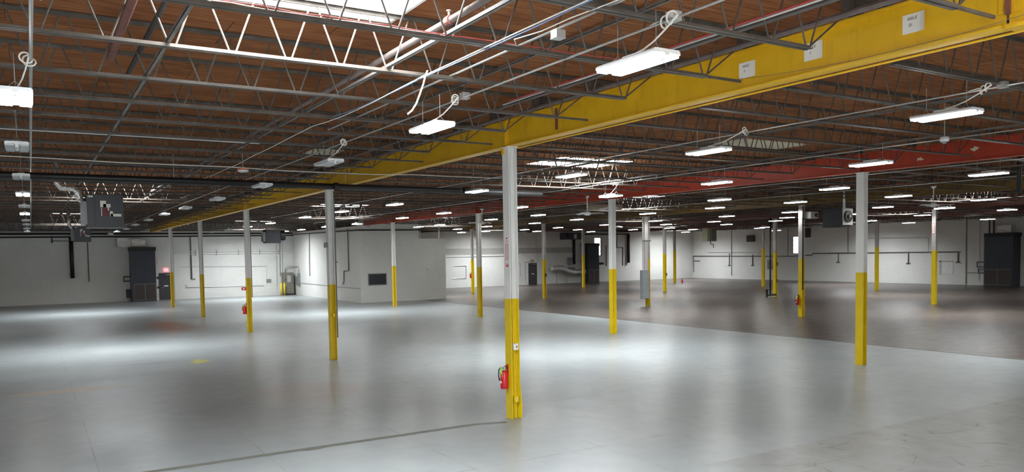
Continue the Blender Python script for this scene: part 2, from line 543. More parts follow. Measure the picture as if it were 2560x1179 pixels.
# office window and its frame
w3 = bpy.data.objects.new('window_3', None); C.objects.link(w3); struct(w3)
MB().box(20.75, 22.09, 53.575, 53.6, 1.28, 2.05).obj('pane', MDARKG, w3)
fr = MB()
for a in ((20.70, 20.76, 1.23, 2.1), (22.08, 22.14, 1.23, 2.1), (20.76, 22.08, 1.23, 1.29), (20.76, 22.08, 2.04, 2.1)):
    fr.box(a[0], a[1], 53.55, 53.6, a[2], a[3])
fr.obj('window_frame', MGREY, w3)

# ---- ceiling: roof slab with skylight openings, plywood panels under it
def cut(rect, holes):
    out = [rect]
    for hx0, hx1, hy0, hy1 in holes:
        nxt = []
        for x0, x1, y0, y1 in out:
            if hx1 <= x0 or hx0 >= x1 or hy1 <= y0 or hy0 >= y1:
                nxt.append((x0, x1, y0, y1)); continue
            if x0 < hx0: nxt.append((x0, hx0, y0, y1))
            if x1 > hx1: nxt.append((hx1, x1, y0, y1))
            a, b = max(x0, hx0), min(x1, hx1)
            if y0 < hy0: nxt.append((a, b, y0, hy0))
            if y1 > hy1: nxt.append((a, b, hy1, y1))
        out = nxt
    return out
slab = MB()
for r in cut((XL - T, XR + T, YN - T, YF + T), SKY):
    slab.box(r[0], r[1], r[2], r[3], DECK + 0.016, DECK + 0.14)
ceil = struct(slab.obj('ceiling', MROOF))
cells = []
j = 0
yy = YN
fwd = (math.sin(YAW), math.cos(YAW))
while yy < YF - 0.01:
    xx = XL - (1.22 if j % 2 else 0)
    while xx < XR:
        r = (max(xx, XL), min(xx + 2.44, XR), yy, min(yy + 1.22, YF))
        if r[1] - r[0] > 0.01: cells.append(r)
        xx += 2.44
    yy += 1.22; j += 1
near, far_ = [], MB()
for r in cells:
    cx, cy = (r[0] + r[1]) / 2, (r[2] + r[3]) / 2
    d = cx * fwd[0] + cy * fwd[1]; l = abs(cx * fwd[1] - cy * fwd[0])
    vis = d > 5.2 and l < d * 0.72 + 2
    near.append((d if vis else 1e6 + d, r))
near.sort()
g = 0.004
for i, (d, r) in enumerate(near):
    dz = random.uniform(-0.004, 0.004)
    mb = MB() if (i < 290 and d < 1e5) else far_
    for q in cut((r[0] + g, r[1] - g, r[2] + g, r[3] - g), SKY):
        mb.box(q[0], q[1], q[2], q[3], DECK + dz, DECK + 0.016)
    if mb is not far_ and mb.v:
        mb.obj('plywood_panel', MPLY, ceil)
fo = far_.obj('plywood_decking', MPLY, ceil)
fo['kind'] = 'stuff'

# ---- skylights: white curb well, translucent dome, daylight just under it
MCURB = paint('white curb liner', (0.80, 0.80, 0.78), 0.6, 0, 0.04)
md, nt, b = newmat('milky acrylic dome')
b.inputs['Base Color'].default_value = (0.9, 0.92, 0.94, 1)
b.inputs['Transmission Weight'].default_value = 0.9
b.inputs['Roughness'].default_value = 0.9
bays = {1: 'in the bay before the near yellow girder', 2: 'in the bay between yellow and red girders', 3: 'in the bay beyond the red girder',
        4: 'in the bay beyond the ochre girder', 5: 'in the bay between maroon girders', 6: 'in the last bay by the far side wall', 0: 'in the bay outside the picture edge'}
cnt = {}
for x0, x1, y0, y1 in SKY:
    bay = sum(1 for rx in ROWX if x0 > rx)
    if y1 > 5:
        cnt[bay] = cnt.get(bay, 0) + 1
        lab = 'bright roof skylight, %s out, %s' % (ORD[cnt[bay] - 1], bays[bay])
    else:
        lab = 'unseen roof skylight out of frame %s, %s one' % (bays[bay].replace('near ', ''), ORD[SKY.index((x0, x1, y0, y1))])
    t = thing('skylight', lab, 'skylight', ((x0 + x1) / 2, (y0 + y1) / 2, DECK), 'roof skylights')
    zc = DECK + 0.42
    c = MB()
    zb_ = DECK - .004
    c.box(x0 - .02, x0 + .02, y0 - .02, y1 + .02, zb_, zc).box(x1 - .02, x1 + .02, y0 - .02, y1 + .02, zb_, zc)
    c.box(x0, x1, y0 - .02, y0 + .02, zb_, zc).box(x0, x1, y1 - .02, y1 + .02, zb_, zc)
    c.obj('curb', MCURB, t)
    xm = (x0 + x1) / 2
    MB().box(xm - .03, xm + .03, y0, y1, zc - .10, zc - .02).obj('divider_bar', MCURB, t)
    dm = MB()
    N = 6
    vs = []
    for a in range(N + 1):
        for bb in range(N + 1):
            u, v = a / N, bb / N
            vs.append((x0 - .05 + u * (x1 - x0 + .1), y0 - .05 + v * (y1 - y0 + .1), zc + 0.02 + 0.22 * (16 * u * (1 - u) * v * (1 - v)) ** 0.5))
    dm.add(vs, [(a * (N + 1) + bb, (a + 1) * (N + 1) + bb, (a + 1) * (N + 1) + bb + 1, a * (N + 1) + bb + 1) for a in range(N) for bb in range(N)])
    dm.obj('dome', md, t, True)
    ld = bpy.data.lights.new('skylight_daylight', 'AREA')
    ld.shape = 'RECTANGLE'; ld.size = x1 - x0 - .05; ld.size_y = y1 - y0 - .05
    ld.color = (0.93, 0.97, 1.0); ld.spread = math.radians(148)
    ld.energy = SKY_L * (x1 - x0) * (y1 - y0) * math.pi
    lo = bpy.data.objects.new('skylight_daylight', ld)
    C.objects.link(lo); lo.parent = t; lo.location = (0, 0, 0.40)

# ---- girders
gnames = [('grey white steel girder beyond the picture edge', MYEL), ('long bright yellow steel girder carrying the nearest column row', MYEL),
          ('red steel girder along the second column row', MRED), ('ochre brown steel girder along the third column row', MOCH),
          ('dark maroon steel girder along the fourth column row', MMAR), ('dark maroon steel girder along the fifth column row', MMAR)]
for i, (lab, mt) in enumerate(gnames):
    X = ROWX[i]
    y1 = YF if i not in (2,) else YF
    t = thing('steel_girder', lab, 'girder', (X, 20, ZB), 'roof girders')
    cuts = [(-10.0, 4.12), (4.15, 11.93), (11.94, YF - .45)] if i == 1 else [(-10.0, 53.55 if i == 2 else YF - .45)]
    for a, bq in cuts:
        MB().box(X - .006, X + .006, a, bq, ZB + .018, ZT - .018).obj('web', mt, t)
        MB().box(X - .115, X + .115, a, bq, ZT - .018, ZT).obj('top_flange', mt, t)
        MB().box(X - .115, X + .115, a, bq, ZB, ZB + .018).obj('bottom_flange', mt, t)
    ys = [13.67, 25.0, 36.4, 47.8, 59.1] if i == 1 else [14 + 11.4 * q for q in range(5)]
    for y in ys:
        MB().box(X - .108, X - .006, y - .006, y + .006, ZB + .018, ZT - .018).obj('stiffener', mt, t)
    if i == 2:
        for yc, zc_, sd in ((13.5, 5.85, 1), (10.85, 5.86, 2), (12.3, 5.75, 3)):
            rp = random.Random(sd)
            N_ = 9
            pl_ = [(yc + .13 * rp.uniform(.35, 1) * math.cos(2 * math.pi * q / N_), zc_ + .075 * rp.uniform(.3, 1) * math.sin(2 * math.pi * q / N_)) for q in range(N_)]
            MB().extr(pl_, X - .0085, X - .0065, 'x').obj('paper_remnant', MCREAM, t)
    if i == 1:
        for yc, zz0, zz1 in ((4.12, 5.70, 6.02), (11.935, 5.68, 6.02)):
            pl = MB().box(X - .018, X - .006, yc - .10, yc + .10, zz0, zz1).obj('splice_plate', MYEL, t)
            for sy in (-.06, .06):
                for zz in (zz0 + .05, (zz0 + zz1) / 2, zz1 - .05):
                    MB().tube([(X - .018, yc + sy, zz), (X - .034, yc + sy, zz)], .012, 6).obj('bolt', MYEL, t)
            MB().box(X - .05, X - .018, yc - .022, yc + .022, zz0 - .02, zz1 + .02).obj('splice_angle', MRUST, t)
        MB().box(X - .13, X + .13, 3.3, 4.1, ZB - .03, ZB).obj('bearing_plate', MYEL, t)
        # yellow conduit clipped under the far edge of the bottom flange
        MB().tube([(X + .10, 13.5, ZB - .03), (X + .10, 3.2, ZB - .03)], .014, 6).obj('clipped_conduit', MYEL, t)

# ---- bar joists
JZ0, JZ1 = 5.665, 6.325          # bottom chord, top chord heights
JY = [2.55, 4.2, 5.87, 7.46, 9.09, 10.86, 12.52, 14.12] + [15.79 + 1.68 * n for n in range(33)]
PITCHN = 0.632
def joist_geo(L, off):
    """joist from 0 to L in x; returns (top, bottom, rods, seats)"""
    a = 0.045
    top = MB(); bot = MB()
    for sgn in (-1, 1):
        g0 = 0.009 * sgn
        for mb, z, dz, xa, xb in ((top, JZ1 + 0.028, -1, 0.02, L - 0.02), (bot, JZ0 - 0.022, 1, 0.78, L - 0.78)):
            y0, y1 = sorted((g0, g0 + a * sgn)); mb.box(xa, xb, y0, y1, min(z, z + .006 * dz), max(z, z + .006 * dz))
            y0, y1 = sorted((g0, g0 + .006 * sgn)); mb.box(xa, xb, y0, y1, min(z, z + a * dz), max(z, z + a * dz))
    rods = []
    n = int(round((L - 1.6) / PITCHN))
    p = (L - 1.6) / n
    lo = [0.8 + p * i for i in range(n + 1)]
    for i in range(n + 1):
        xb = lo[i]
        if i > 0: rods.append(((xb - .03, 0, JZ0), (xb - p / 2 + .035, 0, JZ1)))
        if i < n: rods.append(((xb + .03, 0, JZ0), (xb + p / 2 - .035, 0, JZ1)))
    rods.append(((0.8 + .0, 0, JZ0 - .005), (0.14, 0, ZT + .05)))
    rods.append(((L - 0.8, 0, JZ0 - .005), (L - 0.14, 0, ZT + .05)))
    rods.append(((0.77, 0, JZ0), (0.50, 0, JZ1)))
    rods.append(((L - 0.77, 0, JZ0), (L - 0.50, 0, JZ1)))
    seats = []
    for x0, x1 in ((.005, .16), (L - .16, L - .005)):
        seats.append((x0, x1))
    return top, bot, rods, seats
bayname = ['before the near yellow girder', 'between yellow and red girders', 'between red and ochre girders', 'beyond the ochre girder',
           'between the maroon girders', 'beside the far side wall']
rodcache = {}
for b_ in range(6):
    X0, X1 = ROWX[b_], ROWX[b_ + 1]
    L = X1 - X0
    if b_ == 5: L -= 0.02
    top, bot, rods, seats = joist_geo(L - .0, 0)
    mt_ = top.mesh('top_chord', MSTEEL)
    mbt = bot.mesh('bottom_chord', MSTEEL)
    rr = MB()
    for p, q in rods: rr.tube([p, q], 0.0115, 6, False)
    mrods = rr.mesh('web_bars', MSTEEL)
    mseat = [MB().box(x0, x1, -.04, .04, ZT + .001, JZ1 - .02).mesh('bearing_seat', MSTEEL) for x0, x1 in seats]
    # bottom chord extensions out to the girders
    mext = [MB().box(xa, xb, -.012, .012, JZ0 - .022, JZ0 + .012).mesh('chord_extension', MSTEEL) for xa, xb in ((0.13, 0.79), (L - 0.79, L - 0.13))]
    for k, y in enumerate(JY):
        if y > YF - 0.3: continue
        if b_ == 2 and y > 53.0: pass
        nth = k
        if True:
            lab = 'dark open-web steel joist, %s from the lens, %s' % (ORD[nth], bayname[b_])
            grp = 'joists ' + bayname[b_]
        else:
            lab = 'small dark open-web joist deep in the ceiling %s' % bayname[b_]
            grp = 'deep ceiling joists ' + bayname[b_]
        t = thing('bar_joist', lab, 'joist', (X0, y, 0), grp)
        link('top_chord', mt_, t); link('bottom_chord', mbt, t); [link('bearing_seat', q_, t) for q_ in mseat]
        if k % 2: [link('chord_extension', q_, t) for q_ in mext]
        if b_ in (0, 1) and y < (16 if b_ == 0 else 12.7):
            for (p, q) in rods:
                key = (round(q[0] - p[0], 3), round(q[2] - p[2], 3))
                if key not in rodcache:
                    rodcache[key] = MB().tube([(0, 0, 0), tuple(q[i] - p[i] for i in range(3))], 0.0115, 6, False).mesh('web_bar', MSTEEL)
                link('web_bar', rodcache[key], t, p)
        else:
            link('web_bars', mrods, t)

# bridging angles running across the joists
br = [(1.34, 0), (3.84, 0), (-1.2, 0), (6.4, 1)]
for i in range(1, 6):
    br += [(ROWX[i] + 4.2, 0), (ROWX[i] + 8.0, 0)]
for n_, (X, hi) in enumerate(br):
    z = JZ0 + .032
    bay = sum(1 for rx in ROWX if X > rx) - 1
    y0 = 3.0 if bay < 2 else 8.0
    if hi: z = JZ1 - .05
    mb = MB().box(X - .022, X + .022, y0, YF - .3, z, z + .005).box(X - .022, X - .017, y0, YF - .3, z, z + .04)
    o = mb.obj('bridging_angle', MSTEEL2)
    which = ['near side', 'lit by skylight', 'at picture edge', 'high up'][n_] if n_ < 4 else ('first' if n_ % 2 == 0 else 'second')
    tag(o, 'long bridging angle crossing the joists, %s, %s' % (which, bayname[min(bay, 5)]), 'bridging', 'bridging angles')

# ---- columns
HW, HD = 0.118, 0.10
def hsec(cx, cy, z0, z1, bend=0.0):
    mb = MB()
    mb.box(cx - HD, cx - HD + .015, cy - HW, cy + HW, z0, z1)
    if bend:
        st = [(z0, 0.05), (z0 + .25, 0.055), (z0 + .5, 0.03), (z0 + .75, 0.0), (z1, 0.0)]
        for (za, a), (zb, bb) in zip(st[:-1], st[1:]):
            vs = []
            for z, dx in ((za, a * bend), (zb, bb * bend)):
                for x in (cx + HD - .015, cx + HD):
                    for y, f in ((cy - HW, 1), (cy + HW, 0)):
                        vs.append((x + dx * f, y, z))
            mb.add(vs, [(0, 1, 5, 4), (2, 6, 7, 3), (0, 4, 6, 2), (1, 3, 7, 5), (0, 2, 3, 1), (4, 5, 7, 6)])
    else:
        mb.box(cx + HD - .015, cx + HD, cy - HW, cy + HW, z0, z1)
    mb.box(cx - HD + .015, cx + HD - .015, cy - .006, cy + .006, z0, z1)
    return mb
COLS = [
 ('A0', 8.38, 13.67, 2.47, 'tall near column, white above yellow, with fire extinguisher and arrow sign'),
 ('A1', 8.37, 24.95, 2.47, 'white over yellow column next along behind the big near column'),
 ('A2', 8.37, 36.48, 2.47, 'white over yellow column with red arrow sign and extinguisher, third in the nearest row'),
 ('A3', 8.37, 47.84, 2.47, 'white over yellow column, fourth along in the nearest row'),
 ('A4', 8.37, 59.13, 2.47, 'white over yellow column standing by the far exit door'),
 ('B0', 20.48, 14.0, 2.68, 'thick white and yellow column under the red girder, nearest on that row'),
 ('B1', 20.50, 25.41, 2.68, 'white and yellow column at the red girder, second in that row'),
 ('B2', 20.50, 36.72, 2.68, 'white and yellow column at the red girder, third in that row'),
 ('B3', 20.50, 48.33, 2.68, 'white and yellow column in front of the dark office window'),
 ('C0', 32.66, 25.63, 2.90, 'grey white and yellow column carrying a heater box and extinguisher'),
 ('C1', 32.70, 37.08, 2.90, 'grey column with a tall grey electrical panel box'),
 ('C2', 32.75, 48.71, 2.90, 'dull white and yellow column beside the foil flex duct'),
 ('C3', 32.66, 59.7, 2.90, 'dull white and yellow column behind, with small red extinguisher'),
 ('D0', 45.05, 26.08, 3.15, 'yellow based column with faint arrow sign below the ceiling fan'),
 ('D1', 45.15, 37.67, 3.15, 'yellow based column beside the black standpipe'),
 ('D2', 44.95, 48.86, 3.15, 'yellow based column just beyond the electrical panel column'),
 ('D3', 45.30, 60.6, 3.15, 'yellow based column in front of the dark cabinet by the window'),
 ('E0', 57.15, 37.73, 3.42, 'slim far column with orange yellow base, beyond the thick white column'),
 ('E1', 56.9, 48.81, 3.42, 'slim far column with faded red arrow sign'),
 ('E2', 57.9, 61.4, 3.42, 'farthest slim column near the wall corner'),
 ('H0', 8.38, 2.3, 2.47, 'white and yellow column just outside the picture edge'),
]
COLO = {}
for key, cx, cy, zs, lab in COLS:
    t = thing('steel_column', lab, 'column', (cx, cy, 0), 'roof columns')
    COLO[key] = t
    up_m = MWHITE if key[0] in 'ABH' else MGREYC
    hsec(cx, cy, 0, zs, 0.8 if key == 'A0' else 0).obj('lower_shaft', MYC, t)
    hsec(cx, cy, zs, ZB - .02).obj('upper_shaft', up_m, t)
    MB().box(cx - .13, cx + .13, cy - .14, cy + .14, ZB - .02, ZB).obj('cap_plate', up_m, t)
    # conduit riding in the web recess
    xr = cx + .012
    if key != 'A0':
        MB().tube([(xr + .03, cy - .04, 0.9), (xr + .03, cy - .04, zs)], .013, 6).obj('conduit', MYC, t)
        MB().tube([(xr + .03, cy - .04, zs), (xr + .03, cy - .04, ZB - .03)], .013, 6).obj('conduit', up_m, t)
# near column extras: two conduits, socket boxes
t = COLO['A0']; cx, cy = 8.38, 13.67
yc = cy - .035
MB().tube([(cx + .00, yc, 1.50), (cx + .00, yc, 2.47)], .014, 8).obj('conduit', MYC, t)
MB().tube([(cx + .00, yc, 2.47), (cx + .00, yc, 5.2), (cx + .03, yc, 5.42), (cx + .05, yc, 5.5)], .014, 8).obj('conduit', MWHITE, t)
MB().tube([(cx + .045, yc, 0.0), (cx + .045, yc, 0.36)], .012, 8).obj('conduit', MYC, t)
MB().tube([(cx + .015, yc, 0.0), (cx + .015, yc, 0.36)], .012, 8).obj('conduit', MYC, t)
MB().tube([(cx + .03, yc, 0.42), (cx + .015, yc, 1.42)], .012, 8).obj('conduit', MYC, t)
bxm = MB().cham(cx - .025, cx + .085, cy - .118, cy - .02, 1.42, 1.55, .02).obj('switch_box', MSIGNW, t)
MB().box(cx + .015, cx + .045, cy - .123, cy - .118, 1.465, 1.505).obj('switch', MINK, bxm)
bxm = MB().cham(cx - .02, cx + .08, cy - .112, cy - .02, 0.34, 0.46, .02).obj('socket_box', MYC, t)
MB().box(cx + .01, cx + .05, cy - .118, cy - .112, 0.38, 0.42).obj('socket_face', MCREAM, bxm)
MB().box(cx - .10 - .03, cx - .10, cy + .03, cy + .10, 5.40, 5.53).obj('beam_clamp', MYEL, t)
# second column: grey junction box at mid height, riser pipe
t = COLO['A1']; cx, cy = 8.37, 24.95
MB().box(cx - .20, cx - .10, cy - .08, cy + .06, 3.68, 3.84).obj('junction_box', MGREY, t)
MB().tube([(cx + .13, cy - .10, .72), (cx + .13, cy - .10, 5.3)], .022, 8).obj('riser_pipe', MDPIPE, t)
MB().tube([(cx + .08, cy - .10, 3.2), (cx + .20, cy - .10, 3.2)], .016, 6).obj('pipe_bracket', MDPIPE, t)
MB().box(cx - .02, cx + .05, cy - .13, cy - .05, 1.42, 1.52).obj('socket_box', MYC, t)
for key in ('A2', 'A4', 'B1', 'B2'):
    tt = COLO[key]; x, y = tt.location.x, tt.location.y
    sx = 1 if key in ('A2', 'A4') else -1
    if key in ('A2', 'A4'):
        MB().tube([(x + .13, y - .08, 1.6 if key == 'A2' else 0.3), (x + .13, y - .08, 5.3)], .018, 6).obj('riser_pipe', MDPIPE if key == 'A2' else MGREYC, tt)
    MB().box(x - .13, x - .10, y - .05, y + .05, .25, .42).obj('socket_box', MYC, tt)
# electrical panel column
t = COLO['C1']
MB().box(31.98, 32.50, 36.72, 36.98, .45, 2.22).obj('panel_box', MGREY, t)
MB().box(32.0, 32.48, 36.70, 36.72, .48, 2.19).obj('panel_door', paint('panel door grey', (0.27, 0.29, 0.30), .4), t)
MB().tube([(32.12, 36.85, 2.22), (32.12, 36.85, 5.5)], .05, 10).obj('feeder_conduit', MGREYC, t)
MB().box(32.22, 32.50, 36.80, 36.95, 2.22, 5.5).obj('wire_trough', MGREYC, t)
MB().box(32.05, 32.75, 36.78, 36.80, 4.0, 4.05).obj('strap', MDPIPE, t)
t = COLO['C0']
MB().box(32.80, 33.35, 25.2, 25.6, 4.87, 5.2).obj('heater_box', MGREYC, t)
MB().tube([(33.2, 25.19, 5.03), (33.2, 25.1, 5.03)], .1, 12).obj('heater_fan', MBLACK, t)
MB().tube([(32.46, 25.40, 1.35), (32.46, 25.40, 5.45)], .03, 8).obj('riser_pipe', MBLACK, t)
for z in (1.75, 4.55, 4.85): MB().tube([(32.42, 25.42, z), (32.85, 25.42, z)], .02, 6).obj('pipe_strap', MBLACK, t)
MB().box(44.85, 45.25, 25.88, 25.92, 4.92, 4.96).obj('strap', MBLACK, COLO['D0'])
for (kk, z) in (('D1', 2.2), ('D1', 1.0), ('D2', 1.3), ('C2', 1.6)):
    tt = COLO[kk]; x, y = tt.location.x, tt.location.y
    MB().box(x + .05, x + .13, y - .16, y - .10, z, z + .25).obj('switch_box', MRUST if kk != 'C2' else MBLACK, tt)

# ---- arrow signs for the extinguishers
def arrow_sign(x, y, z0, z1, w, lab):
    """red and white sign on a plane x = const facing -x, y centre, lettering stacked down the arrow"""
    t = thing('arrow_sign', lab, 'sign', (x, y, z0), 'extinguisher arrow signs')
    h = z1 - z0
    MB().box(x - .002, x, y - w / 2, y + w / 2, z0, z1).obj('sign_plate', MSIGNW, t)
    r = MB()
    e = x - .0035
    r.extr([(y - w * .46, z1 - .005), (y + w * .46, z1 - .005), (y, z1 - h * .07)], e, e + .001, 'x')
    for s in (-1, 1):
        a = sorted((y + s * w * .46, y + s * w * .30))
        r.extr([(a[0], z0 + h * .2), (a[1], z0 + h * .2), (a[1], z1 - h * .2), (a[0], z1 - h * .2)], e, e + .001, 'x')
        r.extr([(y + s * w * .46, z0 + .004), (y, z0 + .004), (y, z0 + h * .025), (y + s * w * .46, z0 + h * .17)], e, e + .001, 'x')
    r.obj('red_marking', MSIGNR, t)
    me = text_mesh('FIRE', w * .42, MSIGNR)
    o = link('lettering', me, t, (-.004, 0, h * .865)); o.rotation_euler = (math.pi / 2, 0, -math.pi / 2)
    tx = '\n'.join('EXTINGUISHER')
    me = text_mesh(tx, h * .052, MSIGNR)
    bb = [v.co for v in me.vertices]
    cy_ = (max(v.y for v in bb) + min(v.y for v in bb)) / 2; cx_ = (max(v.x for v in bb) + min(v.x for v in bb)) / 2
    k = (h * .56) / (max(v.y for v in bb) - min(v.y for v in bb))
    for v in me.vertices: v.co = ((v.co.x - cx_) * k, (v.co.y - cy_) * k, v.co.z)
    o = link('lettering', me, t, (-.004, 0, h * .52)); o.rotation_euler = (math.pi / 2, 0, -math.pi / 2)
    return t
arrow_sign(8.278, 13.655, 3.12, 3.72, .105, 'red arrow sign on the white part of the tall near column')
arrow_sign(8.268, 36.46, 2.50, 3.08, .12, 'red arrow sign on the third column of the nearest row')
arrow_sign(20.398, 36.75, 3.90, 4.65, .14, 'thin red arrow sign high on the third red girder column')
arrow_sign(44.948, 26.10, 4.10, 4.74, .14, 'arrow sign on the column below the ceiling fan')
arrow_sign(56.80, 48.81, 3.93, 4.60, .16, 'faded arrow sign on a slim far column')
t = arrow_sign(0, 0, 0, .67, .13, 'narrow red arrow sign on the wall beside the blue air handler')
t.location = (8.88, YF - .002, 2.96); t.rotation_euler = (0, 0, math.pi / 2)

# ---- fire extinguishers
def extinguisher(x, y, z, lab, tagged=True, stand=False):
    """hangs on a column flange that faces -x (x = flange face)"""
    t = thing('fire_extinguisher', lab, 'extinguisher', (x, y, z), 'fire extinguishers')
    cx = x - .09
    MB().lathe([(.02, z), (.075, z + .006), (.08, z + .03), (.08, z + .30), (.07, z + .345), (.04, z + .37), (.028, z + .38)], cx, y, 18).obj('cylinder', MEXTR, t, True)
    MB().lathe([(.026, z + .375), (.026, z + .42), (.018, z + .44)], cx, y, 10).obj('valve', MCOND, t, True)
    MB().box(cx - .02, cx + .09, y - .012, y + .012, z + .42, z + .435).box(cx - .01, cx + .085, y - .012, y + .012, z + .455, z + .467).obj('handle', MBLACK, t)
    MB().tube([(cx, y + .02, z + .425), (cx - .05, y + .07, z + .44), (cx - .075, y + .09, z + .38), (cx - .08, y + .09, z + .26), (cx - .07, y + .07, z + .17)], [.011, .011, .011, .011, .017], 8).obj('hose', MBLACK, t, True)
    MB().box(cx - .081, cx - .0795, y - .022, y + .022, z + .12, z + .17).obj('inspection_dot', MSIGNW, t)
    if not stand:
        MB().box(x - .012, x, y - .03, y + .03, z + .25, z + .50).box(x - .05, x, y - .02, y + .02, z + .47, z + .485).obj('wall_bracket', MEXTR, t)
    if tagged:
        q = MB()
        q.box(cx - .075, cx - .073, y - .045, y + .04, z + .25, z + .455)
        q.obj('inspection_tag', MTAG, t)
    return t
extinguisher(8.28, 13.70, 0.62, 'red fire extinguisher with lime green tag hanging on the tall near column')
extinguisher(8.27, 36.55, 0.83, 'red fire extinguisher on the third column of the nearest row')
extinguisher(32.56, 25.72, 0.60, 'red fire extinguisher low on the column with the heater box')
extinguisher(32.56, 59.72, 1.30, 'tiny red extinguisher on the far dull column near the office')
extinguisher(57.9, 60.2, 0.0, 'lone red extinguisher standing on the floor near the far corner', False, True)
t = thing('fire_sign', 'small red square sign jutting from the third column of the nearest row', 'sign', (8.15, 36.5, 2.0))
MB().box(8.06, 8.26, 36.49, 36.50, 1.92, 2.06).obj('sign_plate', MSIGNR, t)
MB().box(8.12, 8.20, 36.483, 36.49, 1.96, 2.02).obj('pictogram', MSIGNW, t)

# ---- aisle papers on the yellow girder
for nm, y0, y1, z0, z1, curl in (('D', 4.97, 5.24, 5.75, 5.96, .03), ('E', 6.265, 6.54, 5.735, 5.95, .012), ('F', 7.315, 7.60, 5.725, 5.935, .006)):
    X = 8.38 - .0065
    t = thing('aisle_notice', 'white paper notice reading AISLE %s taped to the yellow girder' % nm, 'notice', (X, (y0 + y1) / 2, z0), 'aisle papers')
    mb = MB()
    N = 8
    vs = []
    for i in range(N + 1):
        u = i / N
        y = y1 + (y0 - y1) * u
        d = .001 + curl * max(0, (u - .6) / .4) ** 2
        for z in (z0, z1): vs.append((X - d, y, z))
    mb.add(vs, [(2 * i, 2 * i + 1, 2 * i + 3, 2 * i + 2) for i in range(N)])
    mb.obj('paper', MPAPER, t)
    ym = y0 * .42 + y1 * .58
    for body, zz in (('AISLE', .74), (nm, .42)):
        o = link('lettering', text_mesh(body, .048, MINK), t, (-.004, ym - (y0 + y1) / 2 + (.02 if len(body) == 1 else 0), (z1 - z0) * zz))
        o.rotation_euler = (math.pi / 2, 0, -math.pi / 2)

# ---- LED high bay fixtures
def fixture_proto(lit):
    t = thing('high_bay_light', 'x', 'ceiling light', (0, 0, 0), 'linear high bay lights')
    L, W = .43, .165
    hz = MB()
    hz.extr([(-W, .035), (-W + .02, .055), (W - .02, .055), (W, .035), (W, .012), (.03, .020), (.03, 0), (-.03, 0), (-.03, .020), (-W, .012)], -L, L, 'y')
    hz.obj('housing', MFIX, t)
    for s in (-1, 1):
        a = sorted((s * .032, s * (W - .006)))
        MB().extr([(a[0] + .004, -.012), (a[1] - .004, -.012), (a[1], .014), (a[0], .018)], -L + .012, L - .012, 'y').obj('lens', MLED if lit else MLENSOFF, t)
    MB().cham(-.06, .06, -.16, .16, .055, .095, .02).obj('driver_box', MFIX, t)
    MB().lathe([(.022, -.03), (.03, -.02), (.03, 0.0)], 0, -L + .06, 12).obj('motion_sensor', MFIX, t)
    for s in (-1, 1):
        MB().tube([(-.09, s * .28, .055), (0, s * .28, .14), (.09, s * .28, .055)], .003, 4, False).tube([(0, s * .28, .14), (0, s * .28, JZ0 - 5.2 - .02)], .0025, 4, False).obj('hanger_wire', MCOND, t)
    return t
P_LIT, P_OFF = fixture_proto(True), fixture_proto(False)
